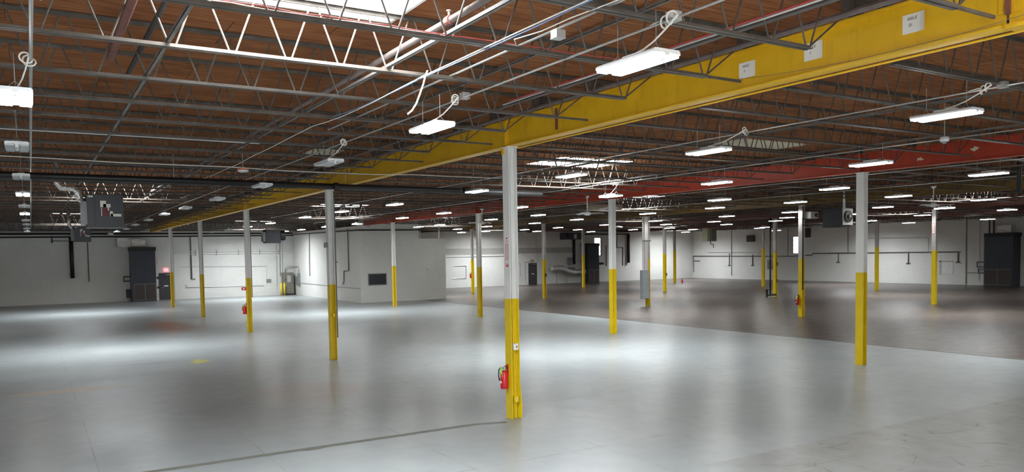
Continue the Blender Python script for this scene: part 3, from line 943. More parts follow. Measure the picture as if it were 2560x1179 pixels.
ROWS = {
 'nearly overhead row': [(-.02, 5.92, 1), (-.07, 10.36, 1), (-.11, 14.83, 0), (-.10, 20.05, 0), (-.11, 25.2, 1), (-.11, 30.8, 0), (-.12, 35.5, 1), (-.11, 41.5, 0), (-.11, 46.1, 0), (-.12, 51.9, 0), (-.12, 57.0, 0)],
 'row before the yellow girder': [(5.07, 5.89, 1), (4.98, 10.25, 1), (5.03, 14.96, 0), (5.1, 20.4, 0), (5.0, 25.5, 0), (4.85, 30.4, 0), (4.75, 34.9, 0), (4.76, 40.2, 0), (4.8, 46.0, 0), (4.95, 52.2, 0), (4.9, 57.5, 0), (4.9, 62.4, 0)],
 'first row past the yellow girder': [(10.93, 6.19, 1), (10.72, 10.47, 1), (11.0, 15.15, 1), (11.13, 20.0, 1), (11.2, 26.2, 1), (10.9, 30.95, 1), (10.85, 35.8, 1), (11.0, 42.5, 1), (11.0, 47.6, 1), (11.0, 53.0, 0), (11.0, 58.5, 0)],
 'second row past the yellow girder': [(15.67, 10.51, 1), (15.94, 15.26, 1), (16.29, 20.25, 1), (16.6, 26.4, 1), (15.6, 31.07, 1), (15.6, 35.6, 1), (16.0, 42.9, 1), (15.6, 47.2, 1), (15.6, 52.4, 1), (15.4, 55.7, 1), (15.3, 60.4, 1)],
 'row along the red girder': [(20.85, 10.7, 1), (21.05, 15.33, 1), (21.4, 20.36, 1), (20.95, 26.2, 0), (20.95, 31.6, 1), (21.05, 36.3, 1), (21.5, 43.4, 1), (21.6, 46.7, 1)],
 'first row past the red girder': [(26.58, 16.73, 1), (25.63, 20.41, 1), (25.3, 24.33, 1), (25.6, 29.0, 1), (26.04, 35.4, 1), (26.39, 40.2, 1), (26.05, 45.5, 1), (26.5, 50.6, 1)],
 'row at the ochre girder': [(32.3, 16.75, 1), (33.05, 21.54, 1), (32.3, 26.0, 1), (32.3, 30.2, 1), (32.3, 35.9, 1), (33.2, 41.9, 1), (32.95, 47.1, 1), (32.85, 51.5, 1), (31.6, 55.4, 1), (31.0, 58.5, 1)],
 'first row past the ochre girder': [(37.42, 21.2, 1), (38.0, 26.2, 1), (37.7, 30.6, 1), (37.45, 36.1, 1), (37.5, 40.6, 1), (37.6, 46.0, 0), (37.75, 51.2, 1), (36.5, 55.3, 1)],
 'second row past the ochre girder': [(42.98, 21.1, 1), (44.15, 26.3, 1), (41.15, 34.3, 1), (42.65, 39.9, 1), (43.9, 47.1, 1), (43.3, 50.9, 1), (42.9, 56.2, 1)],
 'deep rows at the back': [(49.0, 32.9, 1), (52.2, 44.6, 1), (53.5, 46.3, 1), (56.8, 34.9, 1), (56.5, 29.0, 1), (55.5, 57.3, 1), (49.0, 26.0, 0), (49.3, 50.0, 1), (62.5, 52.0, 1)],
 'unseen rows beyond the picture edge': [(16.0, 5.9, 1), (21.0, 5.9, 1), (26.5, 5.9, 1), (26.6, 11.3, 1), (32.2, 11.3, 1), (38.0, 15.9, 1), (43.0, 15.9, 1), (-.1, 1.3, 1), (5.0, 1.2, 1), (11, 1.2, 1), (16, 1.2, 1),
                                         (-.1, -3.8, 1), (5.0, -3.8, 1), (11, -3.8, 1), (16, -3.8, 1)],
}
first = {1: P_LIT, 0: P_OFF}
used = {1: False, 0: False}
FIX = []
STRUT = MB().box(-.012, .012, -.95, .95, JZ0 - 5.2 - .04, JZ0 - 5.2 - .0222).mesh('mounting_strut', MSTEEL2)
for ri, (rn, lst) in enumerate(ROWS.items()):
    for i, (x, y, lit) in enumerate(lst):
        if not used[lit]:
            o = first[lit]; used[lit] = True; o.location = (x, y, 5.2)
        else:
            o = copy_tree(first[lit], None, (x, y, 5.2))
        if ri >= 4 or y > 12:
            link('mounting_strut', STRUT, o)
        o['label'] = '%s linear LED ceiling fixture, %s in the %s' % ('glowing white' if lit else 'unlit grey', ORD[i], rn)
        FIX.append((rn, i, x, y, lit))

# conduits that feed each row of fixtures
def run(name, pts, r, mat, lab, cat, group=None, seg=8):
    o = MB().tube(pts, r, seg).obj(name, mat)
    return tag(o, lab, cat, group)
G = 'fixture conduits'
run('conduit', [(.09, 3.5, 5.60), (.09, 62, 5.60)], .019, MCOND, 'straight grey conduit overhead running away beside the first light row', 'conduit', G)
run('conduit', [(5.34, 2.5, 5.62), (5.34, 15.4, 5.62), (5.34, 60, 5.62)], .013, MCOND, 'thin bright conduit feeding the lights before the yellow girder', 'conduit', G)
run('conduit', [(4.72, 3.0, 5.70), (4.72, 14, 5.70)], .013, MCOND, 'thin grey conduit with box beside the skylight wires', 'conduit', G)
run('conduit', [(11.68, 4.2, 5.62), (11.68, 45, 5.62)], .013, MCOND, 'bright conduit feeding the first row past the yellow girder', 'conduit', G)
run('conduit', [(16.3, 7, 5.62), (16.3, 52, 5.62)], .013, MCOND, 'conduit feeding the second row past the yellow girder', 'conduit', G)
run('conduit', [(21.9, 9, 5.62), (21.9, 48, 5.62)], .013, MCOND, 'conduit along the far side of the red girder', 'conduit', G)
run('conduit', [(27.2, 12, 5.62), (27.2, 50, 5.62)], .013, MCOND, 'conduit above the lights past the red girder', 'conduit', G)
run('conduit', [(6.40, 3.5, 5.72), (6.40, 10.6, 5.72)], .012, MCOND, 'grey conduit low beside the yellow girder', 'conduit', G)
run('pipe', [(7.02, 3.8, 5.90), (7.02, 34, 5.90)], .022, MDPIPE, 'dark pipe parallel to the yellow girder, outer one', 'pipe', 'girder pipes')
run('pipe', [(7.92, 3.8, 6.02), (7.92, 40, 6.02)], .038, MBROWNP, 'thick brown pipe hugging the top of the yellow girder', 'pipe', 'girder pipes')
run('pipe', [(7.55, 3.8, 6.10), (7.55, 40, 6.10)], .02, MDPIPE, 'slim dark pipe parallel to the yellow girder, between the others', 'pipe', 'girder pipes')
o = run('cable', [(7.0, 3.8, 5.95), (6.9, 6.2, 5.93), (6.95, 8.4, 5.94), (6.9, 11.2, 5.93)], .012, MREDW, 'red cable lying along the dark pipe beside the yellow girder', 'cable')
# big sprinkler branch and the rusty stubs
t = thing('sprinkler_pipe', 'brown grey sprinkler branch pipe with coupling, right of the bright skylight', 'pipe', (4.10, 8, 6.0))
MB().tube([(4.12, 4.5, 6.02), (4.08, 58, 6.0)], .040, 10).obj('pipe_run', MBROWNP, t, True)
for y in (7.95, 14.6, 21.2, 27.8): MB().tube([(4.11, y - .05, 6.015), (4.11, y + .05, 6.015)], .055, 12).obj('coupling', MRUST, t)
MB().tube([(4.11, 7.95, 6.06), (4.11, 7.95, 6.12)], .012, 6).lathe([(.03, 6.12), (.03, 6.13)], 4.11, 7.95, 8).obj('sprinkler_head', MCOND, t)
run('pipe', [(.98, 3.8, 6.03), (.98, 11.4, 6.0)], .048, MRUST, 'rust red pipe stub ending between the joists', 'pipe', 'stub pipes', 12)
run('pipe', [(1.26, 3.8, 5.98), (1.26, 12.4, 5.98)], .030, MBLACK, 'short black pipe next to the rust red stub', 'pipe', 'stub pipes', 10)
# sprinkler main crossing the hall
t = thing('sprinkler_main', 'thick black sprinkler main crossing the hall below the joists', 'pipe', (4, 22.3, 5.45))
MB().tube([(-12, 22.0, 5.46), (4, 22.2, 5.44), (15.2, 22.7, 5.42)], .085, 12).obj('pipe_run', MBLACK, t, True)
for x in (-1.2, 3.0, 7.7, 12.0):
    MB().tube([(x - .06, 22.3, 5.44), (x + .06, 22.3, 5.44)], .105, 12).obj('coupling', MBLACK, t)
    MB().tube([(x + .3, 22.3, 5.52), (x + .3, 22.3, 6.30)], .008, 5).obj('hanger_rod', MCOND, t)
# pipes along the far wall head
run('pipe', [(-12, 70.0, 5.42), (20.0, 70.0, 5.50)], .075, MBLACK, 'upper black pipe along the head of the far wall', 'pipe', 'far wall pipes', 10)
run('pipe', [(-12, 69.7, 5.15), (10.6, 69.7, 5.24), (20.0, 69.7, 5.30)], .06, MBLACK, 'lower black pipe along the head of the far wall', 'pipe', 'far wall pipes', 10)
run('pipe', [(20.08, 70.2, 5.38), (20.08, 53.5, 5.22), (27.5, 53.45, 5.26)], .035, MBLACK, 'black pipe round the top of the office walls', 'pipe', None, 8)
run('pipe', [(27.5, 70.3, 5.72), (69.2, 70.3, 5.80)], .07, MBLACK, 'black pipe along the far wall beyond the office', 'pipe', None, 8)

# wires
def wavy(p, q, n, sag, jit, seed):
    r = random.Random(seed); P, Q = Vector(p), Vector(q); out = []
    for i in range(n + 1):
        u = i / n
        v = P.lerp(Q, u); v.z -= sag * 4 * u * (1 - u)
        if 0 < i < n: v += Vector((r.uniform(-jit, jit), r.uniform(-jit, jit), r.uniform(-jit, jit)))
        out.append(tuple(v))
    return out
run('cable', wavy((-.2, 7.485, 5.70), (4.7, 7.485, 5.71), 16, .0, .012, 1) + wavy((4.5, 7.2, 5.68), (4.6, 4.2, 5.66), 6, .03, .01, 2), .006, MWIRE, 'pinkish white cable along the joist below the skylight', 'cable', 'skylight cables', 6)
run('cable', wavy((1.0, 7.455, 5.71), (6.6, 7.455, 5.71), 18, .0, .010, 5), .006, MREDW, 'dark red cable along the joist below the skylight', 'cable', 'skylight cables', 6)
run('cable', wavy((4.29, 4.0, 5.64), (4.22, 8.9, 5.60), 6, .01, .008, 3) + wavy((4.2, 9.1, 5.60), (4.16, 13.1, 5.60), 6, .06, .008, 4)[1:] + wavy((4.15, 13.2, 5.60), (4.1, 24, 5.58), 8, .05, .01, 5)[1:], .0065, MWIRE, 'long sagging white cable running away under the joists', 'cable', 'long cables', 6)
run('cable', wavy((4.36, 4.0, 5.66), (4.27, 9.0, 5.61), 6, .02, .006, 6) + wavy((4.26, 9.1, 5.60), (4.2, 12.2, 5.62), 5, .03, .008, 7)[1:], .006, MBLUEW, 'blue cable beside the long sagging white cable', 'cable', 'long cables', 6)
run('cable', [(4.2, 8.72, 5.63), (4.19, 8.76, 5.58), (4.17, 8.78, 5.48), (4.13, 8.8, 5.36), (4.08, 8.8, 5.24), (4.02, 8.8, 5.15), (3.96, 8.8, 5.10)], .011, MWIRE, 'loose white cable end hanging down near the yellow girder light', 'cable', None, 6)
run('cable', wavy((-6, 16.45, 5.73), (4.1, 16.5, 5.73), 10, .0, .004, 9), .012, MWIRE, 'thin white line crossing the ceiling from joist to joist', 'cable', None, 6)
run('cable', wavy((-3, 19.2, 5.60), (16, 19.3, 5.62), 16, .10, .02, 11), .010, MWIRE, 'thin pale cable drooping across above the sprinkler main', 'cable', None, 6)
run('cable', wavy((8.2, 7.6, 5.70), (8.2, 3.6, 5.62), 10, .10, .004, 12), .003, MDPIPE, 'fine dark wire looping over the yellow girder face', 'cable', None, 4)
# curly flex from conduit to the near fixtures
def flex(x, y, xc, lab, seed):
    r = random.Random(seed)
    pts = [(xc, y + .1, 5.63)]
    for i in range(26):
        a = i / 25 * 2 * math.pi * 2.2
        pts.append((xc + .055 * math.sin(a) + (x - xc) * i / 60, y - .05 - i * .012, 5.60 + .05 * math.cos(a)))
    l = pts[-1]
    for u in (.25, .5, .75, 1): pts.append((l[0] + (x - l[0]) * u, l[1] + (y - l[1]) * u + .05 * math.sin(u * 3), l[2] + (5.31 - l[2]) * u - .06 * math.sin(u * 3.14)))
    run('flex_cord', pts, .009, MWIRE, lab, 'cord', 'fixture cords', 5)
flex(5.07, 5.89, 5.34, 'coiled white cord above the large glowing fixture at the yellow girder', 1)
flex(4.98, 10.25, 5.34, 'coiled white cord above the second fixture before the yellow girder', 2)
flex(10.93, 6.19, 11.68, 'coiled white cord above the big fixture past the yellow girder', 3)
flex(10.72, 10.47, 11.68, 'coiled white cord above the second fixture past the yellow girder', 4)
flex(-.07, 10.36, .09, 'white cord curling down to the fixture near the picture edge', 5)
flex(5.03, 14.96, 5.34, 'coiled white cord above the nearest unlit fixture', 6)
flex(16.29, 20.25, 16.3, 'white cord above the fixture at the second red girder column', 7)
# junction boxes
for x, y, lab in ((5.34, 5.66, 'square galvanised box on the conduit above the large glowing fixture'), (4.72, 6.70, 'galvanised box on the conduit beside the skylight cables'),
                  (11.68, 5.82, 'galvanised box on the conduit over the big fixture past the girder'), (5.34, 9.9, 'galvanised box over the second fixture before the girder')):
    t = thing('junction_box', lab, 'junction box', (x, y, 5.66), 'conduit boxes')
    MB().box(x - .055, x + .055, y - .055, y + .055, 5.60, 5.68).obj('box', MCOND, t)
    MB().box(x - .06, x + .06, y - .06, y + .06, 5.594, 5.60).obj('cover', MCOND, t)
# detectors
t = thing('heat_detector', 'white drum shaped detector hanging below the joists', 'detector', (15.5, 8.8, 5.45))
MB().lathe([(.06, 5.46), (.085, 5.47), (.085, 5.55), (.05, 5.56)], 15.5, 8.8, 16).obj('body', MFIX, t, True)
MB().lathe([(.03, 5.42), (.05, 5.46)], 15.5, 8.8, 12).obj('sensor', MGREY, t)
MB().tube([(15.5, 8.8, 5.56), (15.5, 8.8, DECK)], .01, 6).obj('stem', MCOND, t)
t = thing('alarm_strobe', 'round orange banded alarm under the joists above the black main', 'alarm', (4.55, 20.0, 5.5))
MB().lathe([(.08, 5.50), (.13, 5.52), (.13, 5.55)], 4.55, 20.0, 16).obj('body', MFIX, t)
MB().lathe([(.135, 5.55), (.135, 5.60)], 4.55, 20.0, 16).obj('orange_band', paint('orange band', (.6, .12, .03), .5), t)
MB().tube([(4.55, 20, 5.6), (4.55, 20, DECK)], .012, 6).obj('stem', MCOND, t)
# cream board patches on the deck
for a, lab in (((16.3, 18.9, 14.6, 15.7), 'cream board patch on the deck past the yellow girder'), ((6.75, 7.6, 21.2, 22.3), 'small cream board patch on the deck above the unlit fixture')):
    tag(MB().box(a[0], a[1], a[2], a[3], DECK - .03, DECK - .004).obj('deck_patch', MCREAM), lab, 'board')

# ---- ceiling fans
def fan(x, y, lab, a0):
    t = thing('ceiling_fan', lab, 'ceiling fan', (x, y, 5.0), 'ceiling fans')
    MB().tube([(x, y, 5.05), (x, y, 5.66)], .018, 8).obj('downrod', MFIX, t)
    MB().lathe([(.03, 5.60), (.09, 5.66), (.10, 5.70)], x, y, 12).obj('canopy', MFIX, t)
    MB().lathe([(.06, 4.90), (.14, 4.93), (.15, 5.0), (.05, 5.08)], x, y, 16).obj('motor', MFIX, t, True)
    for k in range(3):
        a = a0 + k * 2 * math.pi / 3
        ca, sa = math.cos(a), math.sin(a)
        vs = []
        for r, hw, dz in ((.14, .03, .0), (.35, .07, .01), (.70, .075, .0)):
            for s in (-1, 1):
                for h in (0, .008):
                    vs.append((x + ca * r - sa * hw * s, y + sa * r + ca * hw * s, 4.97 + dz + .02 * s + h))
        fs = []
        for i in range(2):
            o_ = i * 4
            fs += [(o_, o_ + 4, o_ + 6, o_ + 2), (o_ + 1, o_ + 3, o_ + 7, o_ + 5), (o_, o_ + 1, o_ + 5, o_ + 4), (o_ + 2, o_ + 6, o_ + 7, o_ + 3)]
        fs += [(0, 2, 3, 1), (8, 9, 11, 10)]
        MB().add(vs, fs).obj('blade', MFIX, t)
fan(19.6, 25.9, 'white ceiling fan beside the second red girder column', -.5)
fan(19.7, 34.9, 'white ceiling fan beside the third red girder column', .4)
fan(29.6, 17.2, 'white ceiling fan over the yellow based column with the arrow sign', .9)
t = thing('insulated_duct', 'tan insulated duct section under the joists past the red girder', 'duct', (23.6, 30, 5.6))
MB().tube([(22.9, 30.2, 5.60), (24.6, 29.8, 5.60)], .19, 18).obj('jacket', MTAN, t, True)
for x in (22.95, 24.5): MB().tube([(x, 30.1, 5.79), (x, 30.1, 6.3)], .01, 6).obj('hanger_rod', MCOND, t)

# ---- unit heaters
def unit_heater(x0, x1, y0, y1, z0, z1, lab, labels, fanface=None, flue=None):
    t = thing('unit_heater', lab, 'heater', ((x0 + x1) / 2, (y0 + y1) / 2, z0), 'unit heaters')
    MB().box(x0, x1, y0, y1, z0, z1).obj('casing', MNAVY2, t)
    w, h = x1 - x0, z1 - z0
    e = y0 - .006
    MB().box(x0 + w * .20, x0 + w * .212, e + .003, y0, z0, z1).obj('panel_seam', MBLACK, t)
    if labels:
        q = MB()
        for a in ((.36, .52, .62, .82), (.44, .64, .62, .72), (.55, .60, .52, .62), (.62, .70, .34, .50), (.64, .93, .34, .42), (.38, .40, .35, .60)):
            q.box(x0 + w * a[0], x0 + w * a[1], e, y0, z0 + h * a[2], z0 + h * a[3])
        q.obj('warning_labels', MPAPER, t)
        MB().box(x0 + w * .42, x0 + w * .56, e, y0, z0 + h * .36, z0 + h * .60).obj('red_label', MRLAB, t)
        MB().box(x0 + w * .03, x0 + w * .17, e, y0, z0 + h * .92, z0 + h * .97).obj('rating_plate', MPAPER, t)
    for xx in (x0 + .1, x1 - .1):
        MB().tube([(xx, (y0 + y1) / 2, z1), (xx, (y0 + y1) / 2, DECK)], .012, 6).obj('hanger_rod', MDPIPE, t)
    MB().box(x0 - .14, x0, y0 + .1, y1 - .1, z0 + h * .1, z0 + h * .8).obj('burner_box', MGREY, t)
    if flue:
        MB().tube(flue, .085, 12).obj('flue_pipe', MFOIL, t, True)
    return t
unit_heater(1.46, 2.42, 26.0, 26.9, 4.35, 5.31, 'slate blue unit heater with paper labels hanging on the picture edge side', True, None,
            [(.75, 26.3, 6.3), (.75, 26.3, 5.62), (.82, 26.3, 5.52), (1.15, 26.3, 5.50), (1.25, 26.3, 5.42), (1.28, 26.3, 5.20), (1.42, 26.4, 5.12)])
unit_heater(2.12, 2.95, 50.0, 50.9, 4.42, 5.28, 'smaller looking dark unit heater hanging farther back before the far wall', True, None,
            [(1.9, 50.3, 6.3), (1.9, 50.3, 5.4), (2.1, 50.3, 5.1)])
t = unit_heater(12.55, 13.45, 49.6, 50.4, 4.28, 5.12, 'dark unit heater hanging before the white corner wall', False)
MB().tube([(13.45, 49.8, 4.75), (13.75, 49.8, 4.75)], .3, 16).obj('fan_guard', MBLACK, t)
MB().box(13.45, 13.95, 49.7, 50.3, 4.26, 4.32).obj('bracket', MGREY, t)
# heater turned with its pale fan side to the viewer
HX0, HX1, HY0, HY1 = 31.7, 32.35, 22.7, 23.7
t = thing('unit_heater', 'unit heater with pale back and round fan beside the thick white column', 'heater', (31.5, 23.0, 4.3), 'unit heaters')
MB().box(HX0, HX1, HY0, HY1, 4.34, 5.22).obj('casing', MNAVY2, t)
MB().box(HX0 + .06, HX1 + .1, HY0 - .05, HY0, 4.45, 5.20).obj('fan_plate', MTRIM, t)
MB().tube([((HX0 + HX1) / 2 + .05, HY0 - .05, 4.84), ((HX0 + HX1) / 2 + .05, HY0 - .13, 4.84)], .27, 24).obj('fan_guard', MBLACK, t)
MB().tube([((HX0 + HX1) / 2 + .05, HY0 - .13, 4.84), ((HX0 + HX1) / 2 + .05, HY0 - .20, 4.84)], .08, 12).obj('fan_motor', MGREY, t)
MB().tube([((HX0 + HX1) / 2, HY0 + .1, 5.22), ((HX0 + HX1) / 2, HY0 + .1, DECK)], .06, 10).obj('flue_pipe', MCOND, t)

# ---- air handlers against the walls
def handler(x0, x1, y0, y1, z1, lab, face):
    t = thing('air_handler', lab, 'air handler', ((x0 + x1) / 2, (y0 + y1) / 2, 0), 'tall air handlers')
    MB().box(x0, x1, y0, y1, 0, z1 - .32).obj('cabinet', MNAVY, t)
    MB().box(x0 - .06, x1 + .06, y0 - .06, y1, z1 - .32, z1).obj('hood', MBLACK, t)
    for i in (0, 1):
        if face == 'y':
            w = (x1 - x0 - .3) / 2
            a = x0 + .2 + i * (w + .04)
            MB().box(a - .02, a + w + .02, y0 - .02, y0, .10, 1.42).obj('access_panel_frame', MGREY, t)
            MB().box(a, a + w, y0 - .03, y0 - .02, .13, 1.39).obj('access_panel', MLOUV, t)
        else:
            w = (y1 - y0 - .3) / 2
            a = y0 + .2 + i * (w + .04)
            MB().box(x0 - .02, x0, a - .02, a + w + .02, .10, 1.42).obj('access_panel_frame', MGREY, t)
            MB().box(x0 - .03, x0 - .02, a, a + w, .13, 1.39).obj('access_panel', MLOUV, t)
    return t
t = handler(6.80, 8.62, 69.3, 70.48, 4.37, 'tall dark blue air handler with black hood against the far wall', 'y')
MB().box(6.45, 6.8, 69.7, 70.1, .3, 1.0).obj('blower_box', MBLACK, t)
MB().tube([(6.8, 69.8, 2.0), (6.3, 69.8, 2.0), (6.3, 69.8, 1.65), (6.75, 69.8, 1.65)], .05, 8).obj('gas_pipe', MDPIPE, t)
t = handler(52.4, 54.0, 69.3, 70.48, 4.35, 'tall dark air handler beside the small bright window', 'y')
MB().box(54.0, 54.9, 69.6, 70.2, 1.95, 2.2).obj('side_box', MBLACK, t)
t = handler(68.3, 69.45, 33.0, 35.3, 4.42, 'tall dark blue air handler at the picture edge on the side wall', 'x')
for y in (34.95, 35.3): MB().tube([(69.1, y, 4.42), (69.1, y, 5.6)], .06, 8).obj('riser_pipe', MBLACK, t)
MB().tube([(68.6, 35.3, 2.0), (68.6, 36.0, 2.0), (68.6, 36.0, 1.6), (68.6, 35.3, 1.6)], .06, 8).tube([(68.6, 35.3, 1.4), (68.6, 35.9, 1.4), (68.6, 35.9, 1.1), (68.6, 35.3, 1.1)], .06, 8).obj('gas_pipe', MGREY, t)
t = thing('foil_duct', 'crinkled silver foil duct above the far dark blue air handler', 'duct', (6.9, 70, 4.4), 'foil ducts')
MB().box(5.95, 6.95, 69.8, 70.45, 4.40, 5.12).obj('foil_box', MFOIL, t)
MB().box(6.95, 7.95, 69.6, 70.4, 4.45, 5.05).obj('foil_elbow', MFOIL, t)
t = thing('foil_duct', 'silver duct above the air handler at the picture edge', 'duct', (69, 34, 4.4), 'foil ducts')
MB().box(68.7, 69.45, 33.4, 34.5, 4.45, 5.05).obj('foil_box', MFOIL, t)
t = thing('foil_flex_duct', 'wavy crinkled silver flex duct on the far wall before the air handler', 'duct', (50, 70, 1.5))
pp = []
rr_ = []
ctrl = [(47.9, 1.60), (48.7, 1.66), (49.5, 1.62), (50.2, 1.32), (50.9, 1.18), (51.6, 1.20), (52.5, 1.22)]
for i in range(len(ctrl) - 1):
    for k in range(6):
        u = k / 6
        pp.append((ctrl[i][0] + (ctrl[i + 1][0] - ctrl[i][0]) * u, 69.9, ctrl[i][1] + (ctrl[i + 1][1] - ctrl[i][1]) * u)); rr_.append(.33 if k % 2 else .29)
pp.append((52.5, 69.9, 1.22)); rr_.append(.3)
MB().tube(pp, rr_, 16).obj('flex_tube', MFOIL, t, True)
for x in (48.6, 50.0): MB().tube([(x, 69.9, 0), (x, 69.9, 1.35)], .03, 6).obj('prop', MGREY, t)

# ---- electrical gear at the office corner
t = thing('electrical_cabinet', 'olive green electrical cabinet standing in the white corner', 'cabinet', (19.6, 69.9, 0))
MB().box(19.05, 19.95, 69.7, 70.45, .12, 2.0).obj('cabinet_body', MOLIVE, t)
MB().box(19.1, 19.9, 69.7, 70.4, 0, .12).obj('plinth', MBLACK, t)
MB().box(19.10, 19.90, 69.68, 69.7, .2, 1.95).obj('cabinet_door', MOLIVE, t)
MB().box(19.35, 19.68, 69.67, 69.68, 1.15, 1.75).obj('notice_sheet', MCOND, t)
MB().box(19.18, 19.22, 69.65, 69.68, 1.3, 1.5).obj('door_handle', MBLACK, t)
t2 = thing('conduit_arch', 'pale conduit arching from the olive cabinet round the corner', 'conduit', (19.6, 70.3, 2))
MB().tube([(19.36, 70.3, 2.0), (19.36, 70.3, 2.4), (19.5, 70.3, 2.55), (20.02, 70.3, 2.55), (20.08, 69.9, 2.54), (20.1, 68.9, 2.5), (20.1, 68.7, 2.4), (20.1, 68.7, 1.9)], .03, 8).obj('tube', MCOND, t2, True)
for x in (18.72, 19.0):
    t = thing('bollard', 'yellow steel bollard %s' % ('nearer the olive cabinet' if x > 18.8 else 'on the outer side of the pair by the cabinet'), 'bollard', (x, 69.4, 0), 'bollards by the cabinet')
    MB().tube([(x, 69.4, 0), (x, 69.4, 1.05)], .075, 12).obj('post', MYC, t, True)
    MB().lathe([(.075, 1.05), (.06, 1.10), (.02, 1.125)], x, 69.4, 12).obj('rounded_cap', MYC, t, True)
for y0, y1, z0, z1, lab in ((69.05, 69.45, .98, 1.66, 'small grey switch box nearest the corner on the office wall'), (68.4, 68.85, .9, 1.92, 'tall grey switch box on the office wall by the cabinet')):
    t = thing('switch_box', lab, 'switch box', (20.1, y0, z0), 'office wall switch boxes')
    MB().box(20.02, 20.16, y0, y1, z0, z1).obj('box', MGREY, t)
    MB().box(20.00, 20.02, y0 + .03, y1 - .03, z0 + .03, z1 - .03).obj('cover', MGREY, t)
for x in (17.73, 17.95):
    t = thing('wall_box', 'small grey wall box %s the olive cabinet on the far wall' % ('farther from' if x < 17.8 else 'closer to'), 'wall box', (x, 70.4, 1.2), 'pair of wall boxes')
    MB().box(x, x + .17, 70.38, 70.5, 1.22, 1.46).obj('box', MGREY, t)

# ---- pipes on walls (y = far wall, x = side wall)
YW, XW, OW = YF - .05, XR - .05, 20.11
def wp(pts, r, mat, lab, plane, name='wall_pipe', cat='pipe', grp='wall pipes'):
    if plane == 'y': P = [(a, YW, z) for a, z in pts]
    elif plane == 'x': P = [(XW, a, z) for a, z in pts]
    elif plane == 'o': P = [(OW, a, z) for a, z in pts]
    return run(name, P, r, mat, lab, cat, grp, 6)
wp([(11.53, 5.27), (11.53, 1.66), (11.79, 1.65)], .045, MDPIPE, 'dark pipe with a kicked foot beyond the far exit door', 'y')
wp([(3.89, 4.81), (3.88, 1.70)], .035, MRUST, 'thin rusty pipe hanging down the dim far wall', 'y')
wp([(1.46, 5.3), (1.46, 4.76)], .045, MBLACK, 'short black drop pipe at the head of the dim far wall', 'y')
wp([(1.46, 4.92), (2.54, 4.91)], .025, MBLACK, 'short level pipe at the head of the dim far wall', 'y')
wp([(10.7, 2.72), (17.78, 2.60), (17.76, .93)], .010, MCOND, 'faint thin conduit turning down the far wall', 'y')
wp([(11.07, 1.2), (11.07, .97), (17.48, .91)], .018, MCOND, 'level white conduit with boxes low on the far wall', 'y')
wp([(18.70, 5.25), (18.64, .83)], .020, MCOND, 'outermost of three thin risers above the bollards', 'y')
wp([(19.02, 5.1), (18.95, 1.68)], .022, MDPIPE, 'middle of three thin risers above the bollards', 'y')
wp([(19.23, 5.1), (19.16, 2.0)], .022, MCOND, 'riser dropping straight into the olive cabinet', 'y')
wp([(55.95, 4.11), (55.96, 1.79)], .04, MDPIPE, 'first slim pipe past the small bright window', 'y')
wp([(57.52, 5.6), (57.5, 3.87), (58.39, 3.86), (58.37, 1.78)], .04, MDPIPE, 'stepped slim pipe past the small bright window', 'y')
wp([(57.0, 2.9), (57.0, 2.0)], .03, MDPIPE, 'very short pipe between the slim pipes', 'y')
wp([(44.94, .32), (44.93, 2.41), (45.79, 2.53)], .015, MCOND, 'thin conduit round the second exit door', 'y')
wp([(46.47, 5.6), (46.46, 2.43)], .015, MCOND, 'thin riser above the second exit door', 'y')
wp([(44.0, 3.1), (27.1, 3.12)], .02, MCOND, 'level conduit under the grey wall band', 'y')
wp([(36.5, 2.2), (37.8, 2.2), (37.8, .95), (36.2, .95)], .02, MCOND, 'conduit loop low on the far wall past the office', 'y')
wp([(39.4, 3.8), (39.4, 1.5)], .018, MDPIPE, 'thin drop with a box on the far wall past the office', 'y')
wp([(43.5, 2.3), (44.3, 2.3), (44.3, .9)], .02, MCOND, 'small bent conduit on the far wall before the door', 'y')
for x, z0, z1, r, lab in ((2.74, 2.0, 5.2, .15, 'wide black vertical duct on the dim far wall'), (51.3, 2.06, 5.3, .15, 'black vertical duct before the air handler by the window'), (59.1, 2.08, 5.4, .16, 'black vertical duct past the small bright window')):
    t = thing('exhaust_duct', lab, 'duct', (x, YF - .2, z0), 'wall exhaust ducts')
    MB().tube([(x, YF - .2, z0), (x, YF - .2, z1)], r, 14).obj('duct_tube', MBLACK, t, True)
    for z in (z0 + .3, (z0 + z1) / 2, z1 - .3): MB().tube([(x, YF - .2, z - .03), (x, YF - .2, z + .03)], r + .015, 14).obj('band', MBLACK, t)
run('pipe', [(51.3, 70.2, 5.35), (59.1, 70.2, 5.38)], .07, MBLACK, 'black header pipe joining two wall ducts', 'pipe', None, 8)
# girt rail with brackets on the far wall
t = thing('wall_rail', 'long pale double rail with brackets across the far wall', 'rail', (15, YF, 3.8))
MB().box(10.2, 20.1, YF - .10, YF - .04, 3.93, 3.99).obj('rail', MTRIM, t)
MB().box(10.2, 20.1, YF - .10, YF - .04, 3.74, 3.80).obj('rail', MTRIM, t)
for x in (11.9, 13.6, 15.4, 17.2, 18.9): MB().box(x, x + .05, YF - .13, YF, 3.66, 4.08).obj('bracket', MCOND, t)
